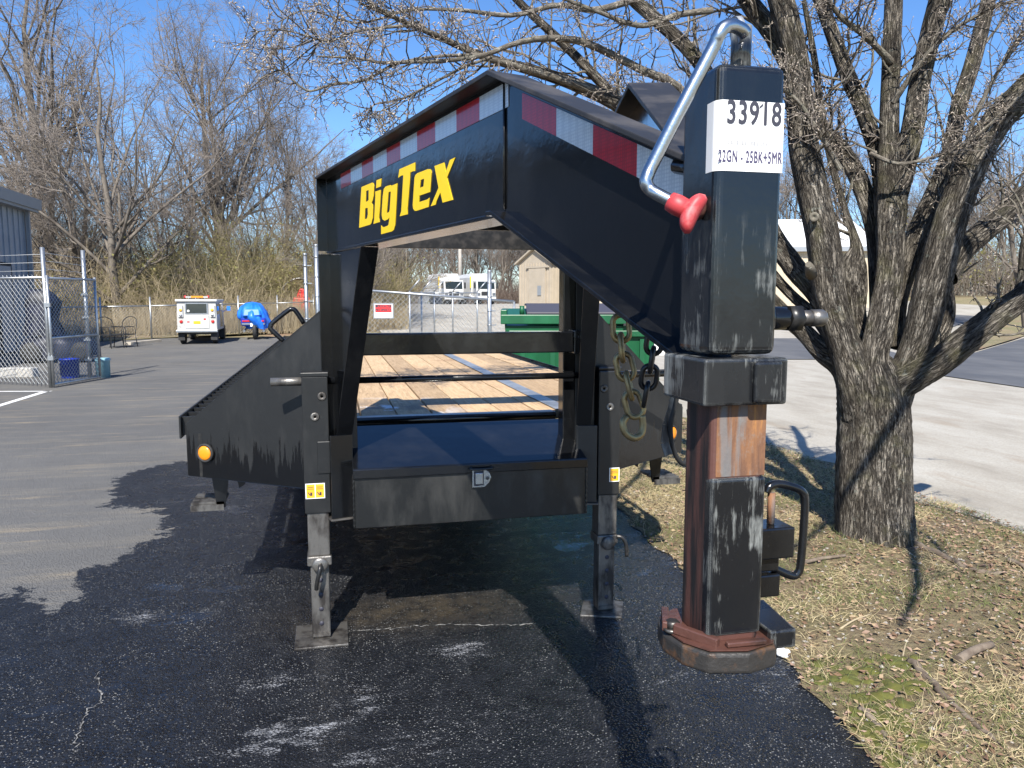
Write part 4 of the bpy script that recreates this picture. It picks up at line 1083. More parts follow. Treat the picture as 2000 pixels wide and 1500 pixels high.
# near-left fence panel, terminal posts and the open gate
gA = tuple(at_z(100, 757))[:2]; gB = tuple(at_z(196, 742))[:2]; gP = tuple(at_z(176, 736))[:2]; gL = tuple(at_z(-130, 742))[:2]
nf = fence('chain_link_fence', 'tall chain link fence with barbed wire at the left edge', 'fence', [gL, gA], 1.93, .112, post_h=2.45, barb=3, r=.005, post_r=.036)
for z in (2.08, 2.22, 2.36): MB().cyl((gA[0], gA[1], z), (gP[0], gP[1], z), .0045, 4).build('barbed_wire', M['wire'], nf)
MB().cyl((gP[0], gP[1], 0), (gP[0], gP[1], 2.52), .04, 12).build('post', M['galv'], nf)
for z in (.35, .75, 1.2, 1.65): MB().bar((gP[0] - .06, gP[1] - .05, z), (gP[0] + .06, gP[1] - .05, z), .03, .04).build('bracket', M['galv'], nf)
def gate(name, label, a, b, h, za=0.06, zb=0.06, mid=None, pitch=.085, tilt=0., r=.0048, extra=0):
    t = thing(name, label, 'gate', (a[0], a[1], gz(*a)))
    fr = MB(); R_ = .024; A, B = Vector((a[0], a[1], gz(*a) + za)), Vector((b[0], b[1], gz(*b) + zb)); up = Vector((0, 0, h))
    for p, q in ((A, B), (A + up, B + up), (A - Vector((0, 0, .02)), A + up + Vector((0, 0, extra))), (B, B + up + Vector((0, 0, extra)))): fr.cyl(p, q, R_, 10)
    if mid: fr.cyl(A + up * mid, B + up * mid, R_, 10)
    fr.build('gate_frame', M['galv'], t)
    W, Rr = mesh_wires(None, a, b, A.z, A.z + h, B.z, B.z + h, pitch, r, False)
    V, Q, _ = tubes([(W, Rr, 3)])
    tag(np_mesh('chain_link_mesh', V - np.array(t.location), Q, M['wire'], t), kind='stuff')
    for z in (.25, .75):
        p = A + up * z; MB().box(p.x - .06, p.x + .03, p.y - .04, p.y + .04, p.z - .035, p.z + .035).build('hinge', M['galv'], t)
    return t
gate('chain_link_gate', 'open chain link gate swung out with a blue bucket behind it', (gA[0] + .06, gA[1] - .05), gB, 1.86, mid=.44, extra=.05)
# gate behind the trailer, seen through the neck, with its sign
pA, pB = gpos(640, 14.7), gpos(1004, 15.2)
gate('chain_link_gate', 'sagging chain link gate with the private property sign behind the deck', pA, pB, 1.63, .15, -.12, pitch=.10, r=.003)
for px, dep, h, lab in ((598, 14.9, 2.40, 'shorter of two galvanised gate posts left of the trailer neck'), (620, 14.6, 2.55, 'tall galvanised gate post right beside the neck upright'), (956, 15.0, 2.08, 'galvanised gate post in front of the white trucks')):
    x, y = gpos(px, dep); t = thing('gate_post', lab, 'post', (x, y, 0))
    m = MB(); m.cyl((x, y, 0), (x, y, h), .042 if px != 598 else .034, 12); m.lathe([(.046, 0), (.04, .03), (0, .045)], (x, y, h), (0, 0, 1), 12); m.build('shaft', M['galv'], t)
    for z in np.linspace(.5, h - .2, 6): MB().lathe([(.048, -.012), (.05, 0), (.048, .012)], (x, y, z), (0, 0, 1), 12).bar((x + .04, y - .05, z), (x + .12, y - .05, z), .012, .02).build('clamp', M['galv'], t)
x0, y0 = gpos(622, 14.6); x1, y1 = gpos(690, 14.8)
fence('side_fence', 'barbed chain link fence panel partly hidden by the neck upright', 'fence', [(x0, y0), (x1, y1)], 1.85, .10, barb=3, r=.003)
# sign
sg = thing('warning_sign', 'red and white private property sign hung on the gate', 'sign', gpos(749, 14.5) + (1.3,))
c = at(749, 607, 14.45); w, h = .19, .145
sr = Vector((_r.x, _r.y, 0)).normalized(); sn = Vector((sr.y, -sr.x, 0))
def sbox(m, u0, u1, v0, v1, d0, d1):
    q = lambda u, v, d: c + sr * u + Vector((0, 0, v)) + sn * d
    return m.hexa([q(u0, v0, d0), q(u1, v0, d0), q(u1, v0, d1), q(u0, v0, d1), q(u0, v1, d0), q(u1, v1, d0), q(u1, v1, d1), q(u0, v1, d1)])
b = sbox(MB(), -w, w, -h, h, 0, .004).build('board', M['white'], sg)
M['signred'] = simple('sign_red', (.75, .03, .03), .5)
sbox(MB(), -.155, .155, -.03, .115, .0045, .0055).build('red_panel', M['signred'], b)
sbox(sbox(sbox(sbox(MB(), -w, w, h - .02, h, .0045, .006), -w, w, -h, -h + .02, .0045, .006), -w, -w + .02, -h + .02, h - .02, .0045, .006), w - .02, w, -h + .02, h - .02, .0045, .006).build('border', M['galv'], b)
sbox(MB(), -.150, -.112, .062, .112, .006, .0065).build('corner_block', M['ink'], b); sbox(MB(), .125, .150, .062, .112, .006, .0065).build('corner_block', M['ink'], b)
for body, v0, u0, u1 in (('PRIVATE', .060, -.115, .12), ('PROPERTY', -.012, -.15, .15)):
    o = text_mesh('sign_text', body, 0, u1 - u0, 0, .052, 0, M['ink'], None, .06)
    o.matrix_world = Matrix.Translation(c + sr * u0 + Vector((0, 0, v0)) + sn * .0075) @ Matrix(((sr.x, -sn.x, 0, 0), (sr.y, -sn.y, 0, 0), (0, 0, 1, 0), (0, 0, 0, 1)))
    o.parent = b
# fence receding towards the trucks
rp = [gpos(800, 23), gpos(823, 25), gpos(848, 27), gpos(884, 27.5), gpos(932, 28.5)]
yf = fence('yard_fence', 'chain link fence with leaning post tops near the parked trucks', 'fence', rp, 1.75, .14, r=.0028, post_h=1.8)
for p in rp: MB().cyl((p[0], p[1], gz(*p) + 1.8), (p[0] + .3, p[1] - .1, gz(*p) + 2.15), .02, 6).build('barb_arm', M['galv'], yf)

# ------------------------------------------------------------------ small things by the gate
M['bluebucket'] = simple('blue_bucket_plastic', (.012, .035, .36), .4)
M['aqua'] = simple('aqua_plastic', (.22, .42, .50), .4, 0, (.3, .5, .56), 4)
M['navy'] = simple('navy_tarp', (.006, .008, .016), .55, 0, (.008, .012, .035), 3, .4, .6)
M['block'] = simple('concrete_block', (.48, .46, .42), .9, 0, (.36, .35, .33), 9)
M['iron'] = simple('black_iron', (.025, .026, .028), .45)
M['tarp'] = simple('blue_tarp', (.012, .13, .62), .38, 0, (.03, .22, .78), 5, .4, .7, spec=.4)
M['cream'] = simple('off_white_paint', (.46, .455, .43), .4, 0, (.30, .30, .29), 7, .5, .75)
M['truckwhite'] = simple('white_truck_paint', (.58, .58, .57), .4, 0, (.50, .50, .48), 2)
M['glass'] = simple('dark_glass', (.02, .03, .035), .06, 0, spec=.8)
M['chrome'] = simple('dull_chrome', (.55, .56, .57), .3, 1.)
M['redlens'] = simple('red_lens', (.55, .02, .02), .3)
M['green'] = simple('green_dumpster_paint', (.006, .080, .030), .42, 0, (.010, .115, .045), 3, .45, .65, (1, 1, .5), .1, 20)
M['lid'] = simple('purple_black_lid', (.055, .052, .065), .55)
M['tent'] = simple('grey_canvas', (.23, .24, .25), .8)
M['pole'] = simple('pale_weathered_pole', (.45, .41, .36), .9, 0, (.33, .30, .26), 6, stretch=(3, 3, .3))
bx, by = tuple(at_z(137, 738))[:2]
bk = thing('bucket', 'blue plastic bucket with white lettering behind the gate mesh', 'bucket', (bx, by, 0))
MB().lathe([(.150, 0), (.155, .01), (.178, .36), (.188, .362), (.188, .385), (.175, .386), (.168, .05), (0, .045)], (bx, by, 0), (0, 0, 1), 28).build('shell', M['bluebucket'], bk)
q = Vector((bx, by, 0)); dv = -q.normalized(); tn = Vector((-dv.y, dv.x, 0))
lo = text_mesh('lettering', "LOWE'S", -.125, .125, -.035, .035, 0, M['white'], None)
for v in lo.data.vertices:
    an = v.co.x / .170; v.co = Vector((0, 0, v.co.z + .14)) + (dv * math.cos(an) + (tn * math.sin(an))) * .1665
lo.parent = bk
rim = MB()
for zz in (.095, .187): rim.tube([Vector((0, 0, zz)) + (dv * math.cos(a) + tn * math.sin(a)) * .1655 for a in np.linspace(-.8, .8, 14)], .003, 4)
rim.tube([Vector((0, 0, .187 + .045 * (1 - abs(a) / .5))) + (dv * math.cos(a) + tn * math.sin(a)) * (.168) for a in np.linspace(-.5, .5, 9)], .003, 4)
rim.build('logo_outline', M['white'], bk, world_coords=False)
MB().tube([Vector((bx, by, .36)) + (dv * math.sin(a) * .12 + tn * math.cos(a) * .19) - Vector((0, 0, .10 * math.sin(a))) for a in np.linspace(0, math.pi, 20)], .004, 6).build('bail', M['wire'], bk)
wx, wy = tuple(at_z(202, 737))[:2]
jug = thing('plastic_bucket', 'pale aqua plastic bucket beside the free end of the gate', 'bucket', (wx, wy, 0))
MB().lathe([(.13, 0), (.135, .33), (.145, .335), (.145, .38), (.12, .39), (0, .392)], (wx, wy, 0), (0, 0, 1), 22).build('shell', M['aqua'], jug)
for px, py, w, rot in ((8, 738, .34, .2), (50, 737, .34, -.3)):
    p = at_z(px, py); t = thing('concrete_block', 'pale rough concrete block' + (' by the left picture edge' if px == 8 else ' lying right of another one') + ' behind the fence', 'block', (p.x, p.y, 0), rot)
    m = MB(); m.box(-.22, .22, -.1, .1, 0, .2); m.build('block', M['block'], t, bevel=.02, world_coords=False)
# tarp covered machine behind the gate
def lump(name, label, cat, c, prof, mat, seed, sq=(1, 1), n=28, noise=.06, sub=None):
    """draped cover: stacked rings of varying radius with folds"""
    rng = np.random.default_rng(seed); ph = rng.uniform(0, 6.28, 8); V = []
    an = np.linspace(0, 2 * np.pi, n, endpoint=False)
    for i, (z, rx, ry, ox, oy) in enumerate(prof):
        f = 1 + noise * (np.sin(5 * an + ph[0] + i * .6) + .7 * np.sin(9 * an + ph[1] - i * .5) + .4 * np.sin(17 * an + ph[2]))
        V.append(np.stack([ox + rx * np.cos(an) * f, oy + ry * np.sin(an) * f, np.full(n, z) + noise * .12 * np.sin(7 * an + ph[3])], 1))
    V = np.concatenate(V); k = len(prof)
    if noise > .03:                                                   # sharp cloth folds
        d = V.copy(); d[:, 2] = 0; d = unit(d - np.array([prof[0][3], prof[0][4], 0])); a_ = np.arctan2(d[:, 1], d[:, 0])
        V = V + d * (.05 * (1 - np.abs(np.sin(6.5 * a_ + 3.1 * V[:, 2] + ph[4]))) + .035 * (1 - np.abs(np.sin(11 * a_ - 5.3 * V[:, 2] + ph[5]))))[:, None]
        V[:, 2] += .03 * np.sin(8 * a_ + ph[6]) * (np.arange(len(V)) < len(an))
    I = np.arange(k * n).reshape(k, n); J = np.roll(I, -1, 1)
    Q = np.stack([I[:-1], J[:-1], J[1:], I[1:]], -1).reshape(-1, 4)
    return V, Q
cx, cy = tuple(at_z(128, 706))[:2]
t = thing('covered_machine', 'dark machine under navy covers behind the open gate', 'machine', (cx, cy, 0))
V, Q = lump('', '', '', None, [(.12, .85, .5, -.1, 0), (.45, .82, .5, -.1, 0), (.62, .6, .45, -.1, 0), (.66, .02, .02, -.1, 0)], M['navy'], 3)
np_mesh('body', V, Q, M['navy'], t)
V, Q = lump('', '', '', None, [(.66, .42, .3, -.42, 0), (1.05, .30, .28, -.46, 0), (1.5, .34, .25, -.42, 0), (1.75, .22, .2, -.5, 0), (1.8, .02, .02, -.5, 0)], M['navy'], 5, noise=.1)
np_mesh('hood', V, Q, M['navy'], t)
for sx_ in (-.6, .5): MB().lathe([(.1, -.09), (.24, -.09), (.26, 0), (.24, .09), (.1, .09)], (sx_, -.42, .26), (0, 1, 0), 18).build('wheel', M['rubber'], t, world_coords=False)
# patio chairs
def patio_chair(p, rz, lab):
    t = thing('patio_chair', lab, 'chair', (p[0], p[1], gz(*p)), rz, 'iron patio chairs by the far fence')
    m = MB(); m.box(-.27, .27, -.26, .26, .40, .43); m.build('seat', M['iron'], t, world_coords=False)
    for sx_ in (-.27, .27):
        MB().tube(smooth_path([(sx_, -.27, 0), (sx_ * .95, -.25, .2), (sx_, -.26, .42), (sx_, -.24, .62), (sx_, -.1, .67), (sx_, .22, .65)], 16), .014, 6).build('arm', M['iron'], t, world_coords=False)
        MB().tube([(sx_, .32, 0), (sx_, .24, .42)], .014, 6).build('leg', M['iron'], t, world_coords=False)
    m = MB(); m.tube(smooth_path([(-.27, .24, .42), (-.27, .33, .8), (-.18, .37, .93), (0, .38, .98), (.18, .37, .93), (.27, .33, .8), (.27, .24, .42)], 30), .014, 6)
    for k in range(7): x = -.2 + k * .0667; m.tube([(x, .24, .43), (x, .36, .92 - abs(x) * .3)], .006, 4)
    m.build('backrest', M['iron'], t, world_coords=False)
patio_chair(gpos(216, 24.3), .9, 'black iron patio chair standing next to the gate end')
patio_chair(gpos(236, 24.6), -.5, 'black iron patio chair with arched back in front of the pale trunk')
m = MB(); a, b = gpos(245, 25.5), gpos(306, 27.0); m.bar((a[0], a[1], .06), (b[0], b[1], .08), .25, .14); tag(m.build('kerb', M['kerb']), kind='structure')
# ------------------------------------------------------------------ white postal-style jeep (rear view)
def jeep():
    x, y = gpos(383, 25.9); ang = math.radians(1.5)
    t = thing('delivery_jeep', 'small white right-hand-drive delivery jeep with an amber light bar on its roof', 'car', (x, y, gz(x, y)), ang)
    W = .74
    b = MB()
    b.prism([(-W, 0, .52), (W, 0, .52), (W, 0, 1.02), (W - .02, .02, 1.62), (-W + .02, .02, 1.62), (-W, 0, 1.02)], (0, 2.1, 0))
    b.prism([(-W * .85, 2.1, .52), (W * .85, 2.1, .52), (W * .8, 2.1, 1.02), (-W * .8, 2.1, 1.02)], (0, 1.1, 0))
    body = b.build('body', M['cream'], t, bevel=.03, world_coords=False)
    rf = MB(); rf.box(-W - .03, W + .03, -.06, 2.15, 1.60, 1.69); rf.build('roof', M['truckwhite'], t, bevel=.03, world_coords=False)
    g = MB(); g.box(-.37, .37, -.022, -.004, 1.17, 1.52); g.build('rear_window', M['glass'], t, bevel=.01, world_coords=False)
    fr_ = MB(); fr_.box(-.42, .42, -.03, -.0225, 1.52, 1.56); fr_.box(-.42, .42, -.03, -.0225, 1.125, 1.165); fr_.box(-.42, -.375, -.03, -.0225, 1.165, 1.52); fr_.box(.375, .42, -.03, -.0225, 1.165, 1.52); fr_.build('window_frame', M['galv'], t, world_coords=False)
    d = MB(); d.box(-.44, .44, -.028, -.003, .60, 1.115); d.build('rear_door', M['truckwhite'], t, bevel=.01, world_coords=False)
    pl = MB(); pl.box(-.13, .13, -.036, -.029, .77, .88); pl.build('number_plate', M['orange'], t, world_coords=False)
    di = MB(); di.box(-.36, -.27, -.036, -.029, .83, .87); di.box(.25, .33, -.036, -.029, .92, .98); di.build('decal', M['redlens'], t, world_coords=False)
    dt = MB(); dt.lathe([(.05, 0), (.05, .004), (0, .004)], (-.30, -.0225, 1.25), (0, -1, 0), 16); dt.build('sticker', M['white'], t, world_coords=False)
    for s in (-1, 1):
        MB().box(min(s * .50, s * .68), max(s * .50, s * .68), -.05, -.003, 1.02, 1.48).build('lamp_panel', M['truckwhite'], t, bevel=.02, world_coords=False)
        for z, mt, r in ((1.29, 'orange', .055), (1.10, 'chrome', .05), (.86, 'redlens', .06)):
            MB().lathe([(r, 0), (r, .02), (r * .7, .03), (0, .032)], (s * .58, -.05 if z > 1 else -.003, z), (0, -1, 0), 16).build('tail_light', M[mt], t, world_coords=False)
    bp_ = MB(); bp_.box(-W - .02, W + .02, -.14, -.005, .46, .55); bp_.build('bumper', M['galv'], t, bevel=.01, world_coords=False)
    us = MB(); us.box(-.55, .55, .05, 3.0, .38, .52); us.build('chassis', M['darksteel'], t, world_coords=False)
    for xx, yy in ((-.60, .45), (.60, .45), (-.60, 2.65), (.60, 2.65)):
        w = MB().lathe([(.20, -.09), (.31, -.09), (.335, -.05), (.335, .05), (.31, .09), (.20, .09)], (xx, yy, .335), (1, 0, 0), 22).build('wheel', M['rubber'], t, world_coords=False)
        MB().lathe([(0, -.06), (.2, -.07), (.2, .07), (0, .06)], (xx, yy, .335), (1, 0, 0), 18).build('rim', M['galv'], w, world_coords=False)
        MB().box(xx - .12, xx + .12, yy - .42, yy - .40, .16, .50).build('mud_flap', M['rubber'], t, world_coords=False)
    sd = MB(); sd.box(W - .012, W + .004, .95, 1.75, .62, 1.55); sd.build('side_door', M['glass'], t, world_coords=False)
    sd = MB(); sd.box(W - .012, W + .004, .12, .8, 1.12, 1.5); sd.build('side_window', M['glass'], t, world_coords=False)
    bar = MB(); bar.box(-.40, .42, .1, .22, 1.75, 1.80); bar.bar((-.3, .16, 1.69), (-.3, .16, 1.76), .04, .04); bar.bar((.3, .16, 1.69), (.3, .16, 1.76), .04, .04); lbx = bar.build('light_bar', M['cream'], t, world_coords=False)
    MB().box(-.2, .25, .09, .23, 1.755, 1.815).build('amber_lens', M['amber'], lbx, world_coords=False)
    for s in (-1, 1): MB().lathe([(.05, 0), (.05, .08), (0, .1)], (s * .42, .16, 1.74), (0, 0, 1), 12).build('red_lamp', M['redlens'], lbx, world_coords=False)
    t.scale = (.86, 1, .90)
    mi = MB(); mi.box(.90, 1.04, 1.9, 1.93, 1.24, 1.42); mi.bar((.75, 1.92, 1.2), (.95, 1.92, 1.3), .02, .02); mi.build('mirror', M['tarp'], t, world_coords=False)
jeep()
# motorcycle under a blue tarp
def moto():
    x, y = gpos(491, 28.3); t = thing('motorcycle', 'blue touring motorcycle seen from behind under a blue tarp', 'motorcycle', (x, y, gz(x, y)), .05)
    w = MB().lathe([(.2, -.07), (.29, -.07), (.325, -.04), (.33, 0), (.325, .04), (.29, .07), (.2, .07)], (.08, 0, .33), (1, 0, 0), 22).build('rear_wheel', M['rubber'], t, world_coords=False)
    MB().lathe([(0, -.04), (.2, -.05), (.2, .05), (0, .04)], (.08, 0, .33), (1, 0, 0), 16).build('rim', M['chrome'], w, world_coords=False)
    MB().lathe([(.2, -.06), (.29, -.06), (.32, 0), (.29, .06), (.2, .06)], (.08, 1.65, .32), (1, 0, 0), 22).build('front_wheel', M['rubber'], t, world_coords=False)
    b = MB(); b.prism([(-.38, -.18, .50), (.46, -.18, .50), (.50, -.18, .80), (-.40, -.18, .80)], (0, .7, 0)); b.build('trunk', M['bluebucket'], t, bevel=.06, world_coords=False)
    MB().box(-.34, .42, -.21, -.182, .66, .71).build('tail_light', M['redlens'], t, world_coords=False)
    MB().box(-.36, .44, -.2, -.182, .55, .61).build('chrome_trim', M['chrome'], t, world_coords=False)
    MB().box(-.06, .18, -.225, -.19, .48, .60).build('number_plate', M['white'], t, world_coords=False)
    MB().box(-.12, .18, -.23, -.19, .80, .90).build('top_lamp', M['glass'], t, world_coords=False)
    for s in (-.28, .4): MB().cyl((s, -.25, .32), (s, .8, .36), .045, 10).build('exhaust', M['chrome'], t, world_coords=False)
    V, Q = lump('', '', '', None, [(.40, .44, .75, .22, .6), (.55, .47, .78, .18, .55), (.66, .48, .79, .14, .53), (.78, .50, .74, .06, .42), (.90, .49, .70, .03, .42), (1.02, .47, .67, .02, .45), (1.12, .41, .6, .01, .47), (1.22, .36, .55, .0, .5), (1.33, .24, .4, .02, .5), (1.38, .02, .02, .02, .5)], M['tarp'], 8, n=72, noise=.05)
    cov = np_mesh('tarp_cover', V, Q, M['tarp'], t)
    MB().prism([(-.34, -.30, .86), (.34, -.30, .88), (.30, -.22, 1.10), (0, -.12, 1.16), (-.30, -.22, 1.10)], (0, .3, .0)).build('tarp_fold', M['tarp'], t, bevel=.06, world_coords=False)
moto()
# red machine in the brush behind the fence
x, y = gpos(588, 34.5); t = thing('red_machine', 'small red machine with a bent grey arm half hidden in the brush', 'machine', (x, y, gz(x, y)))
m = MB(); m.box(-.35, .4, -.4, .4, .7, 1.35); m.prism([(-.2, -.2, 1.35), (.3, -.2, 1.35), (.15, -.2, 1.75), (-.05, -.2, 1.75)], (0, .4, 0)); m.build('body', M['signred'], t, bevel=.06, world_coords=False)
MB().tube(smooth_path([(-.75, 0, .2), (-.72, 0, 1.2), (-.75, 0, 1.75), (-.5, 0, 2.05), (-.1, 0, 2.2), (.25, 0, 2.15)], 24), .05, 8).build('arm', M['bare'], t, world_coords=False)
m = MB(); m.box(-.4, .45, -.45, .45, .25, .7); m.build('undercarriage', M['iron'], t, world_coords=False)
# ------------------------------------------------------------------ green dumpster
dx0, dx1, dy = 2.06, 4.02, 9.35
t = thing('dumpster', 'green steel dumpster with dark lids behind the trailer deck', 'dumpster', (3.05, 10, 0))
m = MB(); m.hexa([(dx0 + .1, dy + .1, .12), (dx1 - .1, dy + .1, .12), (dx1 - .1, dy + 1.5, .12), (dx0 + .1, dy + 1.5, .12), (dx0, dy, 1.22), (dx1, dy, 1.22), (dx1, dy + 1.6, 1.42), (dx0, dy + 1.6, 1.42)]); m.build('body', M['green'], t, bevel=.01)
m = MB(); m.box(dx0 - .05, dx1 + .05, dy - .06, dy - .003, 1.24, 1.36); m.box(dx0 - .05, dx0 + .03, dy, dy + 1.6, 1.30, 1.42); m.box(dx1 - .03, dx1 + .05, dy, dy + 1.6, 1.30, 1.42); m.bar((dx0 + .05, dy - .02, 1.12), (dx1 - .05, dy - .02, 1.12), .05, .08)
m.build('rim', M['green'], t, bevel=.01)
m = MB(); m.box(dx0 + .55, dx0 + 1.05, dy - .064, dy - .05, 1.06, 1.09); m.box(dx0 + 1.5, dx1 - .05, dy - .068, dy - .061, 1.22, 1.25); m.build('slot', M['darkopen'], t)
for k in range(2):
    a = dx0 + .28 + k * .86; m = MB()
    m.prism([(a, dy + .02, 1.36), (a + .82, dy + .02, 1.36), (a + .82, dy + .5, 1.47), (a, dy + .5, 1.47)], (0, 0, .03)); m.prism([(a, dy + .5, 1.47), (a + .82, dy + .5, 1.47), (a + .82, dy + 1.6, 1.46), (a, dy + 1.6, 1.46)], (0, 0, .03)); m.build('lid', M['lid'], t, bevel=.01)
m = MB(); m.cyl((dx0 + .22, dy + .02, 1.36), (dx0 + .22, dy + .02, 1.47), .03, 8); m.build('lid_peg', M['green'], t); m = MB(); m.cyl((dx0 + .9, dy - .06, .55), (dx1, dy - .06, .55), .05, 8); m.build('lug', M['green'], t)
for k in range(5): MB().box(dx0 + .2 + k * .38, dx0 + .26 + k * .38, dy - .02, dy + .08, .25, 1.05).build('stiffener', M['green'], t)
m = MB(); p = at(1262, 668, 10.2); m.box(p.x - .10, p.x + .03, dy - .064, dy - .06, p.z - .14, p.z + .08); m.build('notice', M['white'], t)
t.location = (3.24, 9.95, 0); t.rotation_euler = (0, 0, math.radians(-13))
# ------------------------------------------------------------------ garbage trucks, pole, tent
def truck(px, dep, lab, rz):
    x, y = gpos(px, dep); t = thing('garbage_truck', lab, 'truck', (x, y, gz(x, y)), rz, 'white garbage trucks')
    b = MB(); b.prism([(-1.22, 1.9, .9), (1.22, 1.9, .9), (1.22, 1.9, 3.1), (1.0, 1.9, 3.55), (-1.0, 1.9, 3.55), (-1.22, 1.9, 3.1)], (0, 6, 0)); b.build('body', M['truckwhite'], t, bevel=.05, world_coords=False)
    c_ = MB(); c_.prism([(-1.15, 0, .75), (-1.15, 0, 1.75), (-1.15, .18, 2.75), (-1.15, 1.7, 2.75), (-1.15, 1.7, .75)], (2.3, 0, 0)); c_.build('cab', M['truckwhite'], t, bevel=.06, world_coords=False)
    w = MB(); w.hexa([(-1.0, -.03, 1.75), (1.0, -.03, 1.75), (1.0, .05, 1.75), (-1.0, .05, 1.75), (-1.0, .13, 2.6), (1.0, .13, 2.6), (1.0, .2, 2.6), (-1.0, .2, 2.6)]); w.build('windscreen', M['glass'], t, world_coords=False)
    g = MB(); g.box(-.6, .6, -.03, -.005, 1.0, 1.45); g.build('grille', M['iron'], t, world_coords=False)
    for s in (-1, 1):
        MB().box(s * .9 - .18, s * .9 + .18, -.04, -.005, 1.0, 1.3).build('headlight', M['chrome'], t, world_coords=False)
        MB().box(s * 1.35 - .1, s * 1.35 + .1, .1, .2, 1.8, 2.5).build('mirror', M['iron'], t, world_coords=False)
    MB().box(-1.15, 1.15, -.14, -.045, .55, .9).build('bumper', M['truckwhite'], t, bevel=.04, world_coords=False)
    for s in (-1, 1):
        for yy in (.9, 5.6, 6.8): MB().lathe([(.2, -.15), (.5, -.15), (.52, 0), (.5, .15), (.2, .15)], (s * .98, yy, .52), (1, 0, 0), 20).build('wheel', M['rubber'], t, world_coords=False)
    MB().box(-1.32, -1.23, 1.9, 2.1, 1.9, 3.2).build('ladder', M['yellow'], t, world_coords=False)
    ar = MB(); ar.bar((-1.4, 1.2, 1.2), (-1.9, .3, 1.0), .16, .16); ar.bar((-1.9, .3, 1.0), (-1.5, -.3, .8), .14, .14); ar.build('lift_arm', M['truckwhite'], t, world_coords=False)
truck(887, 88, 'white garbage truck facing the camera, just left of the pole base', .12)
truck(950, 88, 'white garbage truck facing the camera, nearer the beige shed', .12)
x, y = gpos(899, 97); z = gz(x, y); t = thing('utility_pole', 'pale wooden utility pole rising behind the garbage trucks', 'pole', (x, y, z))
MB().cyl((x, y, z), (x, y, z + 11.5), .26, 10, r2=.18).build('shaft', M['pole'], t); MB().box(x - 1.2, x + 1.2, y - .08, y + .08, z + 10.6, z + 10.8).build('crossarm', M['pole'], t)
x, y = gpos(850, 100); V, Q = lump('', '', '', None, [(0, 2.3, 2.3, 0, 0), (1.3, 2.2, 2.2, 0, 0), (2.2, 1.5, 1.5, 0, 0), (2.7, .6, .6, 0, 0), (2.8, .02, .02, 0, 0)], None, 2, noise=.015)
o = np_mesh('salt_dome', V + np.array([x, y, gz(x, y)]), Q, M['tent']); tag(o, 'grey canvas dome left of the garbage trucks', 'tent')
# ------------------------------------------------------------------ bark and twig materials
def bark(name, dark, mid, lite, moss, sc=1., bump=.9, dist=.03, lich=(.30, .31, .26)):
    t = NT(name)
    uv = t.n('ShaderNodeUVMap', uv_map='UVMap').outputs[0]
    mp = t.n('ShaderNodeMapping'); t.l(uv, mp.inputs[0]); mp.inputs['Scale'].default_value = (80 * sc, 13 * sc, 1)
    wob = t.n('ShaderNodeTexNoise'); t.l(mp.outputs[0], wob.inputs['Vector']); wob.inputs['Scale'].default_value = .7; wob.inputs['Detail'].default_value = 6
    add = t.n('ShaderNodeMix', data_type='VECTOR'); add.inputs[0].default_value = .5; t.l(mp.outputs[0], add.inputs[4]); t.l(wob.outputs['Color'], add.inputs[5])
    ed = t.voro(add.outputs[1], 1.0, 'DISTANCE_TO_EDGE'); cell = t.voro(add.outputs[1], 1.0, 'F1', 'Color')
    sep = t.n('ShaderNodeSeparateColor'); t.l(cell, sep.inputs[0])
    fine = t.noise(t.coord((1, 1, 1)), 90, 5, .7); big = t.noise(t.coord(), 5, 5)
    mp2 = t.n('ShaderNodeMapping'); t.l(uv, mp2.inputs[0]); mp2.inputs['Scale'].default_value = (85 * sc, 13 * sc, 1)
    rid = t.noise(mp2.outputs[0], 1., 8, .72, 1.2)
    plate = t.math('MULTIPLY', t.ramp(ed, [(.0, .45), (.16, 1.)]), t.ramp(rid, [(.40, 0.), (.53, 1.)]))
    tone = t.math('ADD', t.math('MULTIPLY', sep.outputs[0], .5), t.math('MULTIPLY', fine, .6))
    c = t.mix(plate, dark, t.mix(t.ramp(tone, [(.3, 0.), (.8, 1.)]), mid, lite))
    c = t.mix(t.math('MULTIPLY', t.ramp(big, [(.52, 0.), (.68, .6)]), t.ramp(fine, [(.35, .3), (.6, 1.)])), c, moss)
    c = t.mix(t.ramp(t.noise(t.coord(), 17, 5), [(.63, 0.), (.70, .8)]), c, lich)
    c = t.mix(t.ramp(t.noise(t.coord((1, 1, .6)), 7, 5, .65), [(.36, .45), (.58, 0.)]), c, dark)
    t.set(col=c, rough=.92, spec=.2)
    t.bump(t.math('ADD', plate, t.math('MULTIPLY', fine, .45)), bump, dist); return t.m
M['bark'] = bark('furrowed_bark', (.020, .016, .013), (.185, .16, .128), (.39, .35, .29), (.20, .19, .095), bump=1.0, dist=.028)
M['barklight'] = bark('lichen_bark', (.075, .064, .05), (.20, .175, .14), (.34, .315, .265), (.22, .22, .16), 1.9, .6, .008, (.46, .45, .38))
M['twig'] = simple('grey_brown_twig', (.085, .068, .056), .7, 0, (.25, .215, .18), 14, .42, .62)
M['bud'] = simple('pale_leaf_bud', (.46, .40, .33), .7, 0, (.30, .24, .18), 30, .4, .6)
M['fartrunk'] = simple('far_tree_bark', (.085, .07, .056), .9, 0, (.19, .165, .135), 3, .4, .65, (2, 2, .5))
M['fartwig'] = simple('far_twigs_grey', (.17, .145, .125), .9, 0, (.26, .225, .195), .8, .35, .65)
M['brownwood'] = simple('far_twigs_brown', (.115, .085, .068), .9, 0, (.16, .12, .095), .5, .35, .65)
M['straw'] = simple('straw_stems', (.40, .33, .21), .9, 0, (.30, .24, .15), 1.3, .35, .65)
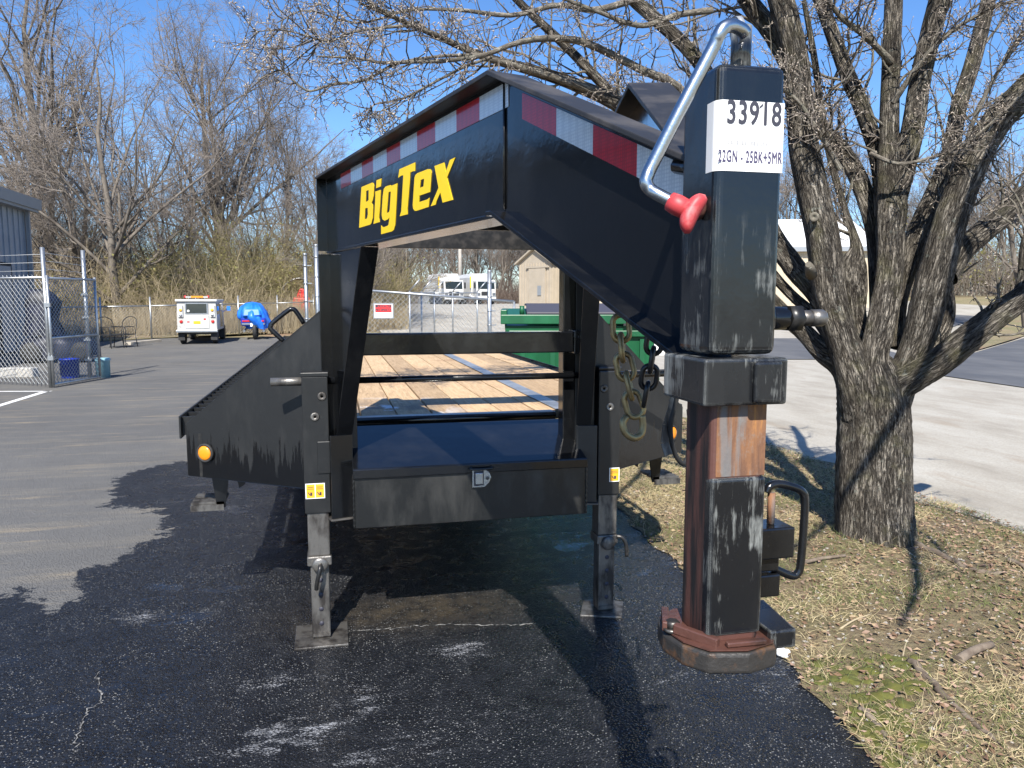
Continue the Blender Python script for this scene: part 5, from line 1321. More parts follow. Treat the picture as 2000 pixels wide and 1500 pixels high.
M['olive'] = simple('olive_brush', (.19, .165, .065), .9, 0, (.27, .225, .11), .9, .35, .65)
M['brushgrey'] = simple('grey_brush', (.22, .185, .145), .9, 0, (.14, .115, .09), 1.1, .35, .65)
M['leafolive'] = simple('olive_leaves', (.135, .135, .035), .8, 0, (.20, .17, .06), 1.5, .35, .65)

# ------------------------------------------------------------------ far bare trees
def bare_tree_mesh(seed, H, spread=.5, r0=.22, limbs=11, fork=.25, br=7, tw=8, fine=6, up=.10, rr=.55):
    rng = np.random.default_rng(seed)
    trunk, tr = grow(rng, np.zeros((1, 3)), np.array([[rng.normal(0, .1), rng.normal(0, .06), 1.]]), np.array([H * .78]), np.array([r0]), 9, .12, (0, 0, .12), .82)
    a, d, l, r = spawn(rng, trunk, tr, limbs, fork, .9, 14, 52, (.4, .85), rr); P1, R1 = grow(rng, a, d, l, r, 8, .13, (0, 0, up), .8)
    a, d, l, r = spawn(rng, P1, R1, br, .15, 1., 22, 60, (.28, .6), .6); r = np.maximum(r, .013); P2, R2 = grow(rng, a, d, l, r, 6, .18, (0, 0, up * .8), .75)
    a, d, l, r = spawn(rng, P2, R2, tw, .1, 1., 25, 65, (.3, .62), .62); r = np.maximum(r, .0075); P3, R3 = grow(rng, a, d, l, r, 4, .24, (0, 0, up * .5), .6)
    a, d, l, r = spawn(rng, P3, R3, fine, .1, 1., 25, 65, (.4, .75), .75); r = np.maximum(r, .0048); P4, R4 = grow(rng, a, d, l, r, 3, .3, (0, 0, up * .3), .5)
    T = tubes([(trunk, tr, 8), (P1, R1, 5), (P2, R2, 4)]); W = tubes([(P3, R3, 3), (P4, R4, 3)])
    return T, W
def tree_proto(seed, H, twigmat, **k):
    T, W = bare_tree_mesh(seed, H, **k)
    t = thing('bare_tree', '', 'tree')
    np_mesh('trunk', T[0], T[1], M['fartrunk'], t)
    np_mesh('crown', W[0], W[1], M[twigmat], t)
    return t
protos = [tree_proto(11, 15, 'fartwig', r0=.26, limbs=17, fork=.16, up=.09, br=7, rr=.5), tree_proto(12, 13, 'fartwig', r0=.19, limbs=14, fork=.22, up=.15, br=6, rr=.5),
          tree_proto(13, 12, 'fartwig', r0=.20, limbs=14, fork=.18, up=.12, br=6, rr=.5), tree_proto(14, 14, 'brownwood', r0=.24, limbs=14, fork=.3, up=.14, fine=5), tree_proto(15, 9, 'fartwig', r0=.13, limbs=14, fork=.08, up=.09, fine=5)]
used = [False] * len(protos)
def plant(k, px, dep, sc, rz, label, group):
    x, y = gpos(px, dep)
    if not used[k]:
        used[k] = True; o = protos[k]; o.location = (x, y, gz(x, y) - .05); o.rotation_euler = (0, 0, rz); o.scale = (sc,) * 3; o['label'] = label
    else:
        o = copy_tree(protos[k], (x, y, gz(x, y) - .05), rz, label, None, sc)
    if group: o['group'] = group
    return o
g1 = 'bare trees behind the boundary fence'
for k, px, dep, sc, rz, lab in [
    (4, 238, 31, 1.5, .3, 'tall bare tree with thick pale leaning trunk behind the patio chairs'),
    (0, 110, 37, 1.35, 2.4, 'wide bare tree towering over the corner of the grey metal building'),
    (1, 455, 39, 1.18, 1.0, 'slender bare tree with upright forks behind the blue tarp'),
    (2, 20, 44, 1.45, 4.0, 'bare tree rising behind the roof of the grey metal building'),
    (1, 560, 46, 1.0, 3.3, 'thin bare tree close beside the left end of the trailer neck'),
    (2, 345, 42, .95, .5, 'short bushy bare tree behind the white jeep'),
    (2, 175, 52, 1.15, 5.1, 'far bare tree between the two big ones on the left'),
    (4, 300, 34, .95, 2.0, 'vine tangled small tree left of the white jeep'),
    (4, 150, 33, 1.05, 1.2, 'small bare tree behind the open gate'),
    (4, 520, 37, .9, 5.5, 'small bare tree above the blue tarp'),
    (4, 60, 34, 1.0, 4.4, 'small bare tree at the building corner'),
    (1, 640, 52, .95, 1.9, 'far bare tree whose top shows above the trailer neck rail'),
    (0, 440, 41, 1.12, 3.6, 'broad bare tree spreading above the white jeep and the blue tarp'),
    (4, 610, 40, 1.15, 3.0, 'small bare tree just left of the galvanised gate posts'),
    (4, 700, 34, .8, .4, 'small bare tree seen under the left end of the trailer neck'),
    (4, 770, 40, .85, 2.7, 'small bare tree above the private property sign'),
    ]: plant(k, px, dep, sc, rz, lab, g1)
rngT = random.Random(5)
for i, px in enumerate(np.linspace(700, 1110, 40)):
    plant(rngT.choice([3, 3, 2]), px + rngT.uniform(-10, 10), rngT.uniform(106, 150), rngT.uniform(.85, 1.2), rngT.uniform(0, 6), 'brown bare tree in the far wood behind the garbage trucks', 'far brown woodland trees')
for i, px in enumerate(np.linspace(1100, 1520, 9)):
    plant(rngT.choice([1, 2, 1]), px + rngT.uniform(-20, 20), rngT.uniform(58, 75), rngT.uniform(1.25, 1.7), rngT.uniform(0, 6), 'tall bare tree showing through twigs above the trailer neck', 'tall bare trees beyond the neck')
for i, px in enumerate(np.linspace(1560, 2150, 15)):
    plant(rngT.choice([3, 2, 3, 1]), px + rngT.uniform(-15, 15), rngT.uniform(62, 95), rngT.uniform(.8, 1.1), rngT.uniform(0, 6), 'bare woodland tree beyond the lawn behind the roadside tree', 'woodland trees beyond the lawn')
plant(2, 2010, 34, .85, 2.2, 'bare tree at the right picture edge beyond the driveway', None)
for k, u in enumerate(used):
    if not u: bpy.data.objects.remove(protos[k])

# ------------------------------------------------------------------ brush: masses of stems
def brush(name, n, rect, hgt, mat, seed, lean=.35, wig=.25, droop=-.06, r=(.006, .012), N=5, leaf=0, leafmat=None, kids_=2, label=None, zf=None, size=.05):
    """rect: function(rng, n) -> x, y"""
    rng = np.random.default_rng(seed); x, y = rect(rng, n); st = np.stack([x, y, gza(x, y) - .03], 1)
    d = np.stack([rng.normal(0, lean, n), rng.normal(0, lean, n), np.ones(n)], 1)
    clump = .55 + .75 * np.clip(fbm2(seed, x, y, .35) + .5, 0, 1)
    L = rng.uniform(*hgt, n) * clump; R0 = rng.uniform(*r, n)
    P, Rr = grow(rng, st, d, L, R0, N, wig, (0, 0, droop), .6)
    G = [(P, Rr, 3)]
    if kids_:
        a, dd, l, rr = spawn(rng, P, Rr, kids_, .25, 1., 20, 60, (.25, .55), .7); Pk, Rk = grow(rng, a, dd, l, rr, 4, .3, (0, 0, droop), .5); G.append((Pk, Rk, 3))
    V, Q, _ = tubes(G)
    o = tag(np_mesh(name, V, Q, M[mat]), label, None, None, 'stuff')
    if leaf:
        src = G[-1][0]; i = rng.integers(0, len(src), leaf); k = rng.integers(1, src.shape[1], leaf)
        leaf_quads(name.replace('brush', 'foliage') if 'brush' in name else name + '_foliage', src[i, k] + rng.normal(0, .06, (leaf, 3)), rng, size, leafmat, label='olive leaves clinging to the brush')
    return o
def leaf_quads(name, pts, rng, size, mat, flat=0., label=None, mats=None, midx=None, aspect=.6, curl=.25):
    n = len(pts); a = unit(rng.normal(0, 1, (n, 3)) * np.array([1, 1, 1 - flat])); b = rng.normal(0, 1, (n, 3)) * np.array([1, 1, 1 - flat]); b = unit(b - a * (a * b).sum(1, keepdims=True))
    s = (size * rng.uniform(.5, 1.3, n))[:, None]; nrm = np.cross(a, b); cu = nrm * s * curl * rng.uniform(-1, 1, (n, 1))
    V = np.stack([pts - a * s, pts - b * s * aspect + cu, pts + a * s, pts + b * s * aspect + cu], 1).reshape(-1, 3)
    Q = np.arange(n * 4).reshape(n, 4); T = np.concatenate([Q[:, [0, 1, 2]], Q[:, [0, 2, 3]]])
    if midx is not None: midx = np.concatenate([midx, midx])
    return tag(np_mesh(name, V, T, M[mat] if mat else None, smooth=False, mats=[M[m] for m in mats] if mats else None, midx=midx), label, None, None, 'stuff')
def band(pA, pB, d0, d1, skew=1.):
    """random points in a band behind the line pA-pB (pixels, depths)"""
    def f(rng, n):
        u = rng.random(n); px = pA[0] + (pB[0] - pA[0]) * u; dep = pA[1] + (pB[1] - pA[1]) * u + d0 + (d1 - d0) * rng.random(n) ** skew
        a = (px - 1000) / FPX; return _r.x * a * dep + _f.x * dep / math.cos(PITCH), _r.y * a * dep + _f.y * dep / math.cos(PITCH)
    return f
L0, L1 = (-40, 27.3), (790, 33.5)
brush('dead_grass', 6000, band((90, 27.0), (800, 34.0), .25, 2.5), (.5, 1.5), 'straw', 21, .25, .18, -.05, (.004, .009), 4, kids_=1, label='straw coloured dead weeds along the fence')
brush('straw_brush', 2600, band(L0, L1, .6, 6), (1.6, 3.8), 'straw', 22, .3, .2, -.09, (.006, .012), 6, kids_=3, label='arching straw coloured canes behind the fence')
brush('olive_brush', 5200, band((40, 28), (780, 35), 1.5, 7), (1.8, 4.6), 'olive', 23, .3, .28, -.08, (.006, .012), 6, leaf=26000, leafmat='leafolive', kids_=4, label='olive tangled brush behind the boundary fence', size=.06)
brush('grey_brush', 4200, band((-60, 30), (790, 37), 2, 12), (2.5, 6.5), 'brushgrey', 24, .28, .25, -.05, (.008, .015), 6, kids_=4, label='grey tangled saplings in the thicket')
brush('far_brush', 4200, band((690, 98), (1150, 104), 0, 30), (1.5, 4.5), 'brownwood', 25, .25, .25, -.03, (.015, .03), 5, kids_=4, label='brown undergrowth at the foot of the far wood')
brush('far_brush', 2600, band((1540, 60), (2150, 56), 0, 22), (2, 6), 'brushgrey', 26, .25, .25, -.03, (.012, .03), 5, kids_=4, leaf=7000, leafmat='leafolive', label='undergrowth at the edge of the wood beyond the lawn', size=.12)

# ------------------------------------------------------------------ the roadside tree
DT = 4.80
tree = thing('roadside_tree', 'large many limbed bare tree with furrowed bark on the verge right of the coupler', 'tree', (3.22, 4.08, 0))
TLOC = np.array(tree.location)
def limb(rows, n=26):
    """rows of (px, py, width px, depth) -> centre line and radius"""
    s = smooth_path(rows, n); P = np.array([tuple(at(r[0], r[1], r[3])) for r in s]); return P, np.maximum(s[:, 2], 1.5) / FPX * s[:, 3] / 2
LIMBS = [
    [(1713, 1130, 215, 4.93), (1711, 1088, 176, 4.93), (1709, 1030, 148, 4.92), (1709, 920, 136, 4.90), (1710, 840, 131, 4.88), (1708, 790, 132, 4.86), (1703, 745, 124, 4.85), (1700, 710, 90, 4.85), (1698, 690, 50, 4.85)],
    [(1690, 800, 90, 4.87), (1650, 725, 48, 4.92), (1607, 687, 40, 4.95), (1570, 648, 35, 5.0), (1530, 612, 32, 5.0), (1400, 470, 32, 5.0), (1300, 300, 33, 4.9), (1226, 216, 30, 4.8), (1130, 168, 25, 4.7), (1050, 140, 22, 4.6), (940, 108, 15, 4.4), (805, 49, 9, 4.2), (700, 5, 5, 4.1)],
    [(1692, 800, 100, 4.86), (1672, 745, 76, 4.82), (1658, 702, 64, 4.80), (1645, 665, 60, 4.78), (1631, 620, 59, 4.76), (1617, 560, 61, 4.74), (1611, 500, 63, 4.73), (1604, 450, 63, 4.72), (1592, 400, 60, 4.71), (1582, 350, 58, 4.70), (1570, 290, 55, 4.68), (1561, 200, 48, 4.65), (1554, 130, 50, 4.62), (1540, 60, 50, 4.58), (1522, -10, 48, 4.54), (1490, -120, 40, 4.5), (1450, -300, 30, 4.4)],
    [(1562, 210, 40, 4.68), (1545, 130, 40, 4.70), (1505, 60, 38, 4.72), (1460, 0, 34, 4.7), (1400, -120, 28, 4.6)],
    [(1640, 640, 44, 4.90), (1592, 572, 38, 4.98), (1550, 520, 40, 5.02), (1500, 440, 36, 5.05), (1440, 270, 30, 5.0), (1366, 122, 27, 4.95), (1238, 0, 24, 4.9), (1100, -120, 18, 4.8)],
    [(1625, 660, 30, 4.9), (1587, 612, 23, 5.0), (1530, 560, 20, 5.1), (1420, 430, 24, 5.1), (1300, 300, 24, 5.05), (1213, 203, 21, 4.95), (1110, 95, 18, 4.85), (1015, 5, 15, 4.75), (930, -90, 11, 4.6)],
    [(1700, 720, 50, 4.90), (1684, 660, 36, 4.94), (1672, 612, 36, 4.96), (1670, 560, 45, 4.96), (1666, 515, 46, 4.95), (1672, 485, 24, 4.93), (1664, 450, 15, 4.92), (1647, 400, 13, 4.92), (1622, 310, 13, 4.9), (1604, 210, 13, 4.86), (1590, 110, 12, 4.8), (1570, 0, 9, 4.7)],
    [(1716, 690, 40, 4.90), (1712, 620, 26, 4.96), (1708, 540, 22, 5.0), (1706, 475, 26, 5.0), (1700, 420, 34, 5.0), (1672, 340, 34, 5.02), (1637, 287, 32, 5.05), (1590, 225, 26, 5.05), (1555, 90, 19, 5.0)],
    [(1732, 420, 44, 4.92), (1722, 330, 36, 4.92), (1705, 270, 32, 4.92), (1680, 200, 31, 4.9), (1655, 145, 29, 4.88), (1604, 7, 26, 4.84), (1560, -110, 22, 4.8)],
    [(1700, 790, 80, 4.80), (1706, 700, 54, 4.78), (1716, 650, 52, 4.78), (1727, 600, 52, 4.78), (1735, 550, 50, 4.79), (1739, 500, 50, 4.80), (1740, 450, 52, 4.80), (1742, 400, 56, 4.80), (1738, 340, 48, 4.80), (1737, 270, 38, 4.80), (1740, 150, 34, 4.80), (1746, 0, 33, 4.80), (1752, -150, 26, 4.8)],
    [(1744, 400, 46, 4.78), (1768, 320, 42, 4.76), (1785, 240, 40, 4.74), (1797, 160, 39, 4.72), (1818, 66, 38, 4.70), (1838, -20, 36, 4.65), (1870, -200, 28, 4.6)],
    [(1752, 680, 26, 4.90), (1762, 600, 18, 4.95), (1770, 550, 26, 4.97), (1780, 512, 36, 4.98), (1790, 470, 44, 4.98), (1808, 425, 42, 4.98), (1835, 360, 38, 4.98), (1858, 290, 33, 5.0), (1872, 210, 30, 5.0), (1900, 120, 29, 5.0), (1930, 0, 26, 5.0), (1960, -140, 20, 5.0)],
    [(1735, 790, 80, 4.82), (1766, 730, 58, 4.80), (1784, 690, 56, 4.77), (1799, 650, 63, 4.74), (1811, 600, 65, 4.71), (1824, 550, 66, 4.68), (1837, 500, 62, 4.66), (1850, 450, 60, 4.64), (1866, 400, 61, 4.62), (1895, 325, 60, 4.58), (1940, 245, 56, 4.54), (2000, 180, 54, 4.5), (2080, 90, 46, 4.4), (2160, -30, 38, 4.3)],
    [(1846, 540, 48, 4.72), (1866, 505, 46, 4.76), (1890, 478, 44, 4.77), (1930, 445, 42, 4.78), (2000, 385, 40, 4.8), (2090, 310, 34, 4.8), (2200, 220, 26, 4.8)],
    [(1712, 810, 80, 4.82), (1750, 758, 66, 4.76), (1790, 733, 57, 4.70), (1837, 705, 54, 4.62), (1887, 665, 54, 4.54), (1937, 625, 51, 4.48), (1990, 588, 47, 4.42), (2090, 520, 42, 4.3), (2200, 420, 34, 4.2)],
    [(1985, 595, 30, 4.44), (1998, 545, 22, 4.44), (2004, 470, 18, 4.44), (2030, 380, 13, 4.4)],
    [(1775, 725, 36, 4.88), (1812, 690, 26, 4.94), (1841, 650, 26, 4.98), (1855, 610, 21, 5.0), (1854, 570, 17, 5.0), (1845, 530, 14, 5.0)],
]
LIGHTB = [
    [(1420, 330, 20, 4.95), (1360, 215, 18, 4.85), (1312, 161, 17, 4.72), (1260, 140, 16, 4.62), (1174, 96, 15, 4.5), (1122, 78, 14, 4.4), (1057, 75, 12, 4.3), (1002, 86, 10.5, 4.2), (948, 107, 9, 4.1), (883, 117, 8, 4.0), (800, 121, 7, 3.95), (740, 122, 6, 3.9), (701, 114, 5, 3.85), (620, 110, 3.5, 3.8)],
    [(1200, 190, 17, 4.76), (1080, 150, 14, 4.6), (1000, 127, 12, 4.45), (935, 109, 11, 4.3), (870, 75, 9, 4.2), (805, 49, 8, 4.1), (740, 16, 6, 4.05), (690, -20, 4, 4.0)],
    [(948, 107, 8, 4.1), (860, 110, 6, 4.02), (774, 125, 6, 3.95), (714, 156, 5.5, 3.9), (646, 166, 5, 3.85), (600, 177, 4, 3.8), (553, 140, 3, 3.75), (516, 131, 2, 3.7)],
    [(960, 112, 6, 4.2), (909, 130, 5.5, 4.1), (857, 156, 5, 4.0), (787, 192, 4, 3.95), (730, 205, 3, 3.9), (715, 235, 2, 3.9)],
    [(805, 49, 6, 4.1), (700, 60, 5, 4.0), (640, 80, 4, 3.95), (560, 60, 3, 3.9), (490, 62, 2, 3.85)],
    [(1238, 0, 14, 4.9), (1160, 20, 12, 4.7), (1090, 10, 10, 4.5), (1000, 30, 9, 4.4), (900, 20, 7, 4.3), (800, 20, 5, 4.2), (700, 45, 4, 4.1), (600, 20, 3, 4.0), (540, 45, 2, 3.95)],
    [(1390, 20, 12, 4.6), (1320, 30, 12, 4.5), (1250, 50, 10, 4.4), (1160, 20, 8, 4.3), (1060, -20, 6, 4.2)],
    [(1530, 250, 14, 4.7), (1460, 200, 10, 4.6), (1380, 205, 8, 4.5), (1290, 200, 5, 4.45), (1200, 165, 3, 4.4)],
    [(1640, 330, 12, 4.6), (1600, 260, 9, 4.5), (1560, 200, 8, 4.45), (1500, 150, 6, 4.4)],
    [(1740, 120, 14, 4.75), (1690, 70, 12, 4.6), (1640, 30, 10, 4.5), (1590, -40, 8, 4.4)],
    [(1745, 200, 12, 4.75), (1800, 120, 10, 4.6), (1860, 60, 8, 4.5), (1930, 20, 6, 4.4), (2010, -10, 5, 4.3)],
    [(1700, 300, 9, 4.7), (1760, 320, 7, 4.55), (1840, 300, 6, 4.5), (1900, 270, 5, 4.45), (1990, 190, 4, 4.4)],
    [(1880, 330, 12, 4.55), (1900, 240, 9, 4.5), (1960, 120, 7, 4.4), (2000, 60, 6, 4.3)],
]
def np_sub(name, G, mat, parent, loc):
    V, Q, uv = tubes(G); return np_mesh(name, V - loc, Q, mat, parent, uv=uv)
limbP = [limb(r) for r in LIMBS]; lightP = [limb(r, 30) for r in LIGHTB]
WORLD_LIMBS = [                                                      # limbs that reach over the photographer, above the picture
    ([tuple(at(2070, 535, 4.32)), (3.35, 2.7, 2.5), (2.8, 1.5, 2.85), (2.15, .4, 3.1), (1.5, -.5, 3.5)], .055),
    ([tuple(at(2130, 20, 4.34)), (3.3, 2.5, 3.6), (2.7, 1.2, 4.0), (1.8, .1, 4.3), (.8, -.8, 4.6)], .055),
    ([tuple(at(1480, -180, 4.45)), (1.7, 2.6, 4.5), (1.0, 1.2, 4.8), (.1, 0, 5.0)], .05),
    ([(3.35, 2.7, 2.5), (2.9, 1.6, 2.5), (2.6, .9, 2.6)], .022), ([(3.3, 2.5, 3.6), (3.2, 1.3, 3.7), (3.3, .2, 4.0)], .03)]
for c_, r_ in WORLD_LIMBS:
    P_ = smooth_path(c_, 30); limbP.append((P_, r_ * (1 - .75 * np.linspace(0, 1, 30))))
rngH = np.random.default_rng(77)
def rough(P, Rr, S, amp, seed):
    """a limb with a lumpy, fluted surface"""
    N = len(P); V, Q, uv = tubes([(P[None], Rr[None], S)])
    V = V.reshape(N, S, 3); c = P[:, None, :]; d = V - c; an = np.arange(S) * 2 * np.pi / S; r = np.random.default_rng(seed)
    f = np.ones((N, S)); ph = r.uniform(0, 6.28, 8); v = np.linspace(0, 1, N)[:, None]
    f += amp * (np.sin(3 * an + ph[0] + 3 * v) * .6 + np.sin(5 * an + ph[1] - 4 * v) * .4 + np.sin(11 * an + ph[2] + 9 * v) * .22 + np.sin(2 * an + ph[3] + 14 * v) * .4)
    f += r.normal(0, amp * .22, (N, S))
    return (c + d * f[..., None]).reshape(-1, 3), Q, uv
P0, R0 = limb(LIMBS[0], 70)
V, Q, uv = rough(P0, R0, 60, .055, 1)
# root flare: spread the lowest rings into buttresses
Vr = V.reshape(70, 60, 3); an = np.arange(60) * 2 * np.pi / 60
for i in range(26):
    k = 2.3 * ((26 - i) / 26) ** 3; cc = P0[i]; lob = 1 + k * (.28 * np.clip(np.sin(an * 2.5 + .6), 0, 1) + .22 * np.clip(np.sin(an * 3.5 + 2.), 0, 1)); Vr[i, :, :2] = cc[:2] + (Vr[i, :, :2] - cc[:2]) * lob[:, None]
trunk_o = np_mesh('trunk', Vr.reshape(-1, 3) - TLOC, Q, M['bark'], tree, uv=uv)
for k, rows in enumerate(LIMBS[1:]):
    big = max(r[2] for r in rows[2:]) > 38
    P, Rr = limb(rows, 60 if big else 36); V, Q, uv = rough(P, Rr, 36 if big else 16, .05, 30 + k); np_mesh('limb', V - TLOC, Q, M['bark'], tree, uv=uv)
for P, Rr in limbP[len(LIMBS):]:
    V, Q, uv = rough(P, Rr, 14, .05, 60); np_mesh('limb', V - TLOC, Q, M['bark'], tree, uv=uv)
for k, (P, Rr) in enumerate(lightP):
    V, Q, uv = rough(P, Rr, 10, .05, 70 + k); np_mesh('branch', V - TLOC, Q, M['barklight'], tree, uv=uv)
# pruning scar
p = at(1590, 424, 4.60); d_ = (EYE - p).normalized()
s = MB().lathe([(.024, -.02), (.030, .004), (.022, .012), (.012, .006), (0, -.004)], p - Vector(tree.location), d_, 18).build('pruning_scar', M['barklight'], tree, world_coords=False)
p = at(1583, 530, 4.58); d_ = (at(1575, 500, 4.4) - p).normalized()
MB().tube([p - Vector(tree.location) - d_ * .05, p - Vector(tree.location) + d_ * .05, p - Vector(tree.location) + d_ * .10], [.035, .028, .018], 12).build('branch_stub', M['barklight'], tree, world_coords=False)
# side branches, twigs and spurs
G1, G2, G3 = [], [], []
def sub(P, Rr, m, t0, lr, N1=9):
    a, d, l, r = spawn(rngH, P[None], Rr[None], m, t0, 1., 35, 75, lr, .34, lmul=1.)
    r = np.clip(r, .004, .0105)
    # prefer directions towards the open sky
    d = unit(d + np.array([0, -.10, .22])); return grow(rngH, a, d, l, r, N1, .17, (0, 0, .06), .72)
for k, (P, Rr) in enumerate(limbP[1:]):
    small = k in (14, 15, 16); G1.append(sub(P, Rr, 4 if small else 12, .50 if k not in (0, 3, 4) else .55, (.30, .85)))
for k, (P, Rr) in enumerate(lightP): G1.append(sub(P, Rr, 17, .2, (.22, .6)))
P1 = np.concatenate([g[0] for g in G1]); R1 = np.concatenate([g[1] for g in G1])
a, d, l, r = spawn(rngH, P1, R1, 5, .12, 1., 35, 80, (.16, .42), .6, lmul=None); l = np.clip(l, .07, .34); P2, R2 = grow(rngH, a, d, l, np.maximum(r, .0026), 6, .32, (0, 0, .08), .5)
# twigs straight off the pale branches too
ax_ = [spawn(rngH, P[None], Rr[None], 26, .15, 1., 40, 85, (.12, .30), .3, lmul=1.) for P, Rr in lightP]
Pt, Rt = grow(rngH, np.concatenate([q[0] for q in ax_]), np.concatenate([q[1] for q in ax_]), np.concatenate([q[2] for q in ax_]), np.clip(np.concatenate([q[3] for q in ax_]), .0026, .005), 6, .32, (0, 0, .08), .5)
P2 = np.concatenate([P2, Pt]); R2 = np.concatenate([R2, Rt])
a, d, l, r = spawn(rngH, P2, R2, 3, .15, 1., 40, 85, (.2, .5), .8); l = np.clip(l, .025, .11); P3, R3 = grow(rngH, a, d, l, np.maximum(r, .0019), 4, .35, (0, 0, .12), .3)
seen = np.array([(lambda q: q.dot(_f) > .5 and abs(q.dot(_r) / q.dot(_f)) < .68 and abs(q.dot(_u) / q.dot(_f)) < .52)(Vector(p) - EYE) for p in P1[:, 4]])
order = np.argsort(-(seen * 10 + R1[:, 0] * np.linalg.norm(P1[:, -1] - P1[:, 0], axis=1) * 50))       # the largest in view are parts of their own
for i_ in order[:290]: np_sub('side_branch', [(P1[i_:i_ + 1], R1[i_:i_ + 1], 6)], M['barklight'], tree, TLOC)
tag(np_sub('side_branches', [(P1[order[290:]], R1[order[290:]], 5)], M['barklight'], tree, TLOC), kind='stuff')
tag(np_sub('twigs', [(P2, R2, 4), (P3, R3, 3)], M['twig'], tree, TLOC), kind='stuff')
# swelling buds at the spur tips
tips = np.concatenate([P3[:, -1], P2[:, -1], P2[::2, 3]]); td = np.concatenate([unit(P3[:, -1] - P3[:, -2]), unit(P2[:, -1] - P2[:, -2]), unit(rngH.normal(0, 1, P2[::2, 3].shape))])
keep = rngH.random(len(tips)) < .8; tips, td = tips[keep], td[keep]
Lb = rngH.uniform(.008, .015, len(tips)); PB = np.stack([tips - td * .001, tips + td * (Lb * .45)[:, None], tips + td * Lb[:, None]], 1); RB = np.stack([np.full(len(tips), .002), Lb * .26, np.full(len(tips), .0006)], 1)
tag(np_sub('buds', [(PB, RB, 4)], M['bud'], tree, TLOC), kind='stuff')

# ------------------------------------------------------------------ verge litter, grass, roots, sticks
M['leaf_tan'] = simple('tan_dead_leaf', (.25, .175, .10), .85, 0, (.33, .245, .15), 6)
M['leaf_brown'] = simple('brown_dead_leaf', (.17, .10, .06), .85, 0, (.24, .15, .09), 6)
M['leaf_pink'] = simple('pinkish_dead_leaf', (.27, .175, .125), .85, 0, (.34, .24, .18), 6)
M['grass_green'] = simple('green_grass', (.13, .165, .045), .8, 0, (.19, .20, .07), 9)
M['grass_straw'] = simple('straw_grass', (.58, .48, .28), .85, 0, (.44, .35, .19), 9)
M['stone'] = simple('pale_stone', (.36, .33, .28), .85, 0, (.24, .21, .18), 20)
M['moss'] = simple('yellow_green_moss', (.10, .10, .018), .9, 0, (.065, .07, .015), 30, bump=.6, bscale=120)
M['root'] = simple('bare_root', (.12, .09, .065), .9, 0, (.20, .16, .12), 14, bump=.5, bscale=60)
rv = np.random.default_rng(31)
def verge_pts(n, y0=1.0, y1=9.0, pw=1.9, x0=-.02, x1=1.02):
    y = y0 + (y1 - y0) * rv.random(n) ** pw; e = edge_x(y); x = e + (x0 + (x1 - x0) * rv.random(n)) * (4.5 - e)
    return x, y, verge_z(x, y)
x, y, z = verge_pts(22000, 1.5, 9, 1.7)
far = np.clip((x - 2.6) / 1.2, .15, 1)
kp = rv.random(len(x)) < .35 + .65 * far; x, y, z = x[kp], y[kp], z[kp]
leaf_quads('leaf_litter', np.stack([x, y, z + rv.uniform(.002, .016, len(x))], 1), rv, .0155, None, .85, 'brown and tan dead leaves scattered over the verge', ['leaf_tan', 'leaf_brown', 'leaf_pink'], rv.choice(3, len(x), p=[.4, .35, .25]), .55, .5)
def blades(name, n, mat, h, label, cl=.5, seed=5, pw=1.8):
    x, y, z = verge_pts(n * 2, 1.2, 9, pw, -.008); c = fbm2(seed, x, y, 2.2) + rv.normal(0, .25, len(x)); kp = np.argsort(-c)[:n]; x, y, z = x[kp], y[kp], z[kp]
    d = np.stack([rv.normal(0, cl, n), rv.normal(0, cl, n), np.full(n, .6)], 1)
    P, Rr = grow(rv, np.stack([x, y, z - .004], 1), d, rv.uniform(*h, n), np.full(n, .0016), 4, .25, (0, 0, -.12), .8)
    V, Q, _ = tubes([(P, Rr, 3)]); tag(np_mesh(name, V, Q, M[mat]), label, None, None, 'stuff')
blades('green_grass', 15000, 'grass_green', (.03, .085), 'thin green grass growing in patches on the verge', .6, 5)
blades('straw_grass', 40000, 'grass_straw', (.03, .10), 'flattened straw coloured grass on the verge', 1.3, 6)
# pebbles: little octahedra
x, y, z = verge_pts(3800, 1.2, 9, 1.8); n = len(x); s = np.minimum(rv.gamma(1.6, .0032, n) + .003, .012)
oc = np.array([(1, 0, 0), (0, 1, 0), (-1, 0, 0), (0, -1, 0), (0, 0, .7), (0, 0, -.7)], float); an = rv.uniform(0, 6.28, n)
V = oc[None] * s[:, None, None] * rv.uniform(.6, 1.3, (n, 6, 1)); V = np.stack([V[..., 0] * np.cos(an)[:, None] - V[..., 1] * np.sin(an)[:, None], V[..., 0] * np.sin(an)[:, None] + V[..., 1] * np.cos(an)[:, None], V[..., 2]], -1) + np.stack([x, y, z + .002], 1)[:, None]
F = np.array([(0, 1, 4), (1, 2, 4), (2, 3, 4), (3, 0, 4), (1, 0, 5), (2, 1, 5), (3, 2, 5), (0, 3, 5)])
tag(np_mesh('pebbles', V.reshape(-1, 3), (F[None] + (np.arange(n) * 6)[:, None, None]).reshape(-1, 3), M['stone'], smooth=False), 'pale pebbles scattered over the verge', None, None, 'stuff')
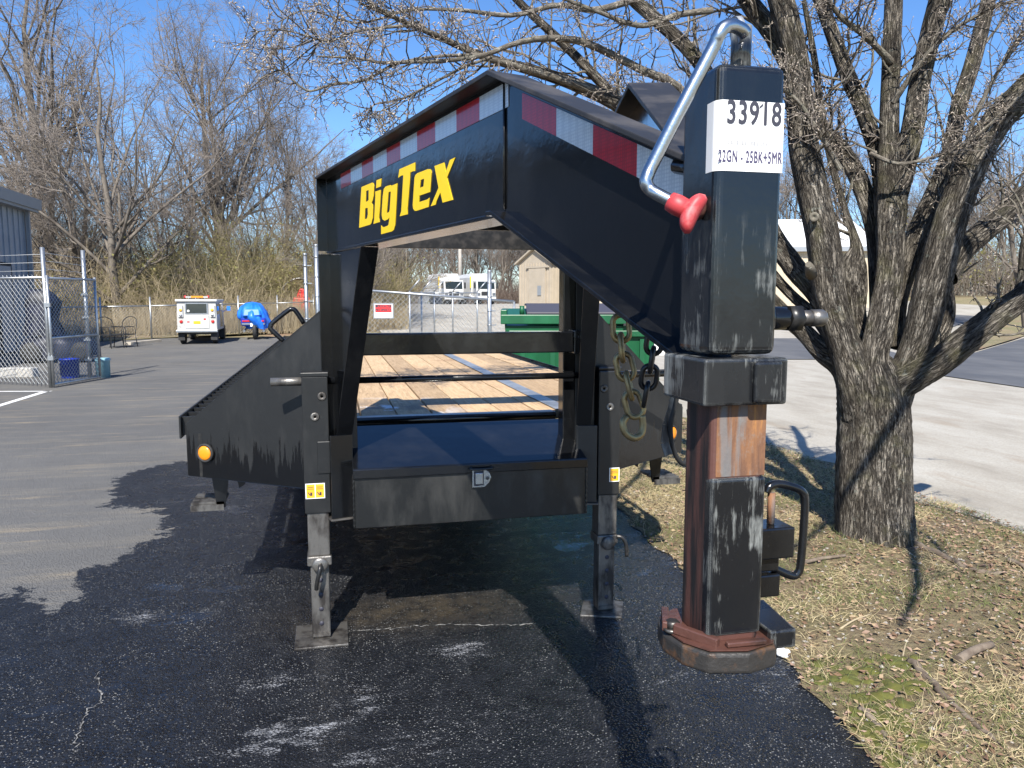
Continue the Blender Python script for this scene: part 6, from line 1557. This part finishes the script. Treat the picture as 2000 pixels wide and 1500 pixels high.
# moss cushions along the asphalt edge
VV, QQ = [], []; b0 = 0
for k in range(130):
    px, py = rv.uniform(1560, 1800), rv.uniform(1300, 1500)
    if (py - 1290) < (px - 1530) * .75 - 20 and False: continue
    c = at_z(px, py); e = float(edge_x(c.y)); 
    if c.x < e + .01 or c.x > e + .55: continue
    r = rv.uniform(.012, .045); an = np.linspace(0, 2 * np.pi, 10, endpoint=False); ring = lambda q, h: np.stack([c.x + r * q * np.cos(an) * (1 + .25 * np.sin(3 * an + k)), c.y + r * q * np.sin(an) * (1 + .2 * np.cos(2 * an + k)), np.full(10, h)], 1)
    z0 = float(verge_z(np.array(c.x), np.array(c.y))); v = np.concatenate([ring(1, z0 - .004), ring(.75, z0 + r * .16), ring(.3, z0 + r * .24), ring(.02, z0 + r * .25)]); I = np.arange(40).reshape(4, 10) + b0; J = np.roll(I, -1, 1)
    VV.append(v); QQ.append(np.stack([I[:-1], J[:-1], J[1:], I[1:]], -1).reshape(-1, 4)); b0 += 40
tag(np_mesh('moss', np.concatenate(VV), np.concatenate(QQ), M['moss']), 'yellow green moss cushions at the asphalt edge', None, None, 'stuff')
# surface roots and fallen sticks
def on_verge(px, py, lift=0.):
    p = at_z(px, py); return (p.x, p.y, float(verge_z(np.array(p.x), np.array(p.y))) + lift)
for k, (pts, r) in enumerate([([(1775, 1310), (1810, 1345), (1850, 1385), (1890, 1420), (1960, 1480)], .016), ([(1680, 1390), (1720, 1430), (1740, 1460), (1790, 1500)], .012), ([(1775, 1075), (1840, 1105), (1910, 1130), (1990, 1140)], .02)]):
    P = smooth_path([on_verge(a, b, .002) for a, b in pts], 30); P = P + rv.normal(0, .004, P.shape)
    tag(MB().tube([tuple(q) for q in P], list(r * (1.1 - .6 * np.linspace(0, 1, 30))), 8).build('surface_root', M['root']), ['bare root running through the grass at the lower right', 'thin root beside the lower asphalt edge', 'root spreading right from the foot of the tree'][k], 'root')
for k, (a, b, r) in enumerate([((1560, 1117), (1650, 1104), .012), ((1870, 1312), (1935, 1283), .022), ((1968, 1112), (2000, 1125), .016), ((1640, 1240), (1700, 1216), .005), ((1760, 1310), (1780, 1250), .004)]):
    p, q = Vector(on_verge(*a, r * .8)), Vector(on_verge(*b, r * .8)); m_ = (p + q) / 2 + Vector((0, .01, .003))
    tag(MB().tube(smooth_path([tuple(p), tuple(m_), tuple(q)], 9), list(np.linspace(r, r * .7, 9)), 7).build('fallen_stick', M['straw' if r < .006 else 'root']), ['pale stick lying left of the tree foot', 'thick bark stick lying at the right', 'short log at the right picture edge', 'thin straw stem on the grass', 'leaning dry stem near the right edge'][k], 'stick')
p = on_verge(1528, 1278, .004)
sn = MB()
for k in range(7): a = k * .9; sn.lathe([(.018 + .006 * math.sin(k * 3), -.004), (.013, .008), (.004, .013), (0, .014)], (p[0] + .022 * math.cos(a), p[1] + .02 * math.sin(a), p[2]), (0, 0, 1), 9)
tag(sn.build('soap_foam', M['white']), 'small white lump of foam behind the coupler base', 'foam')
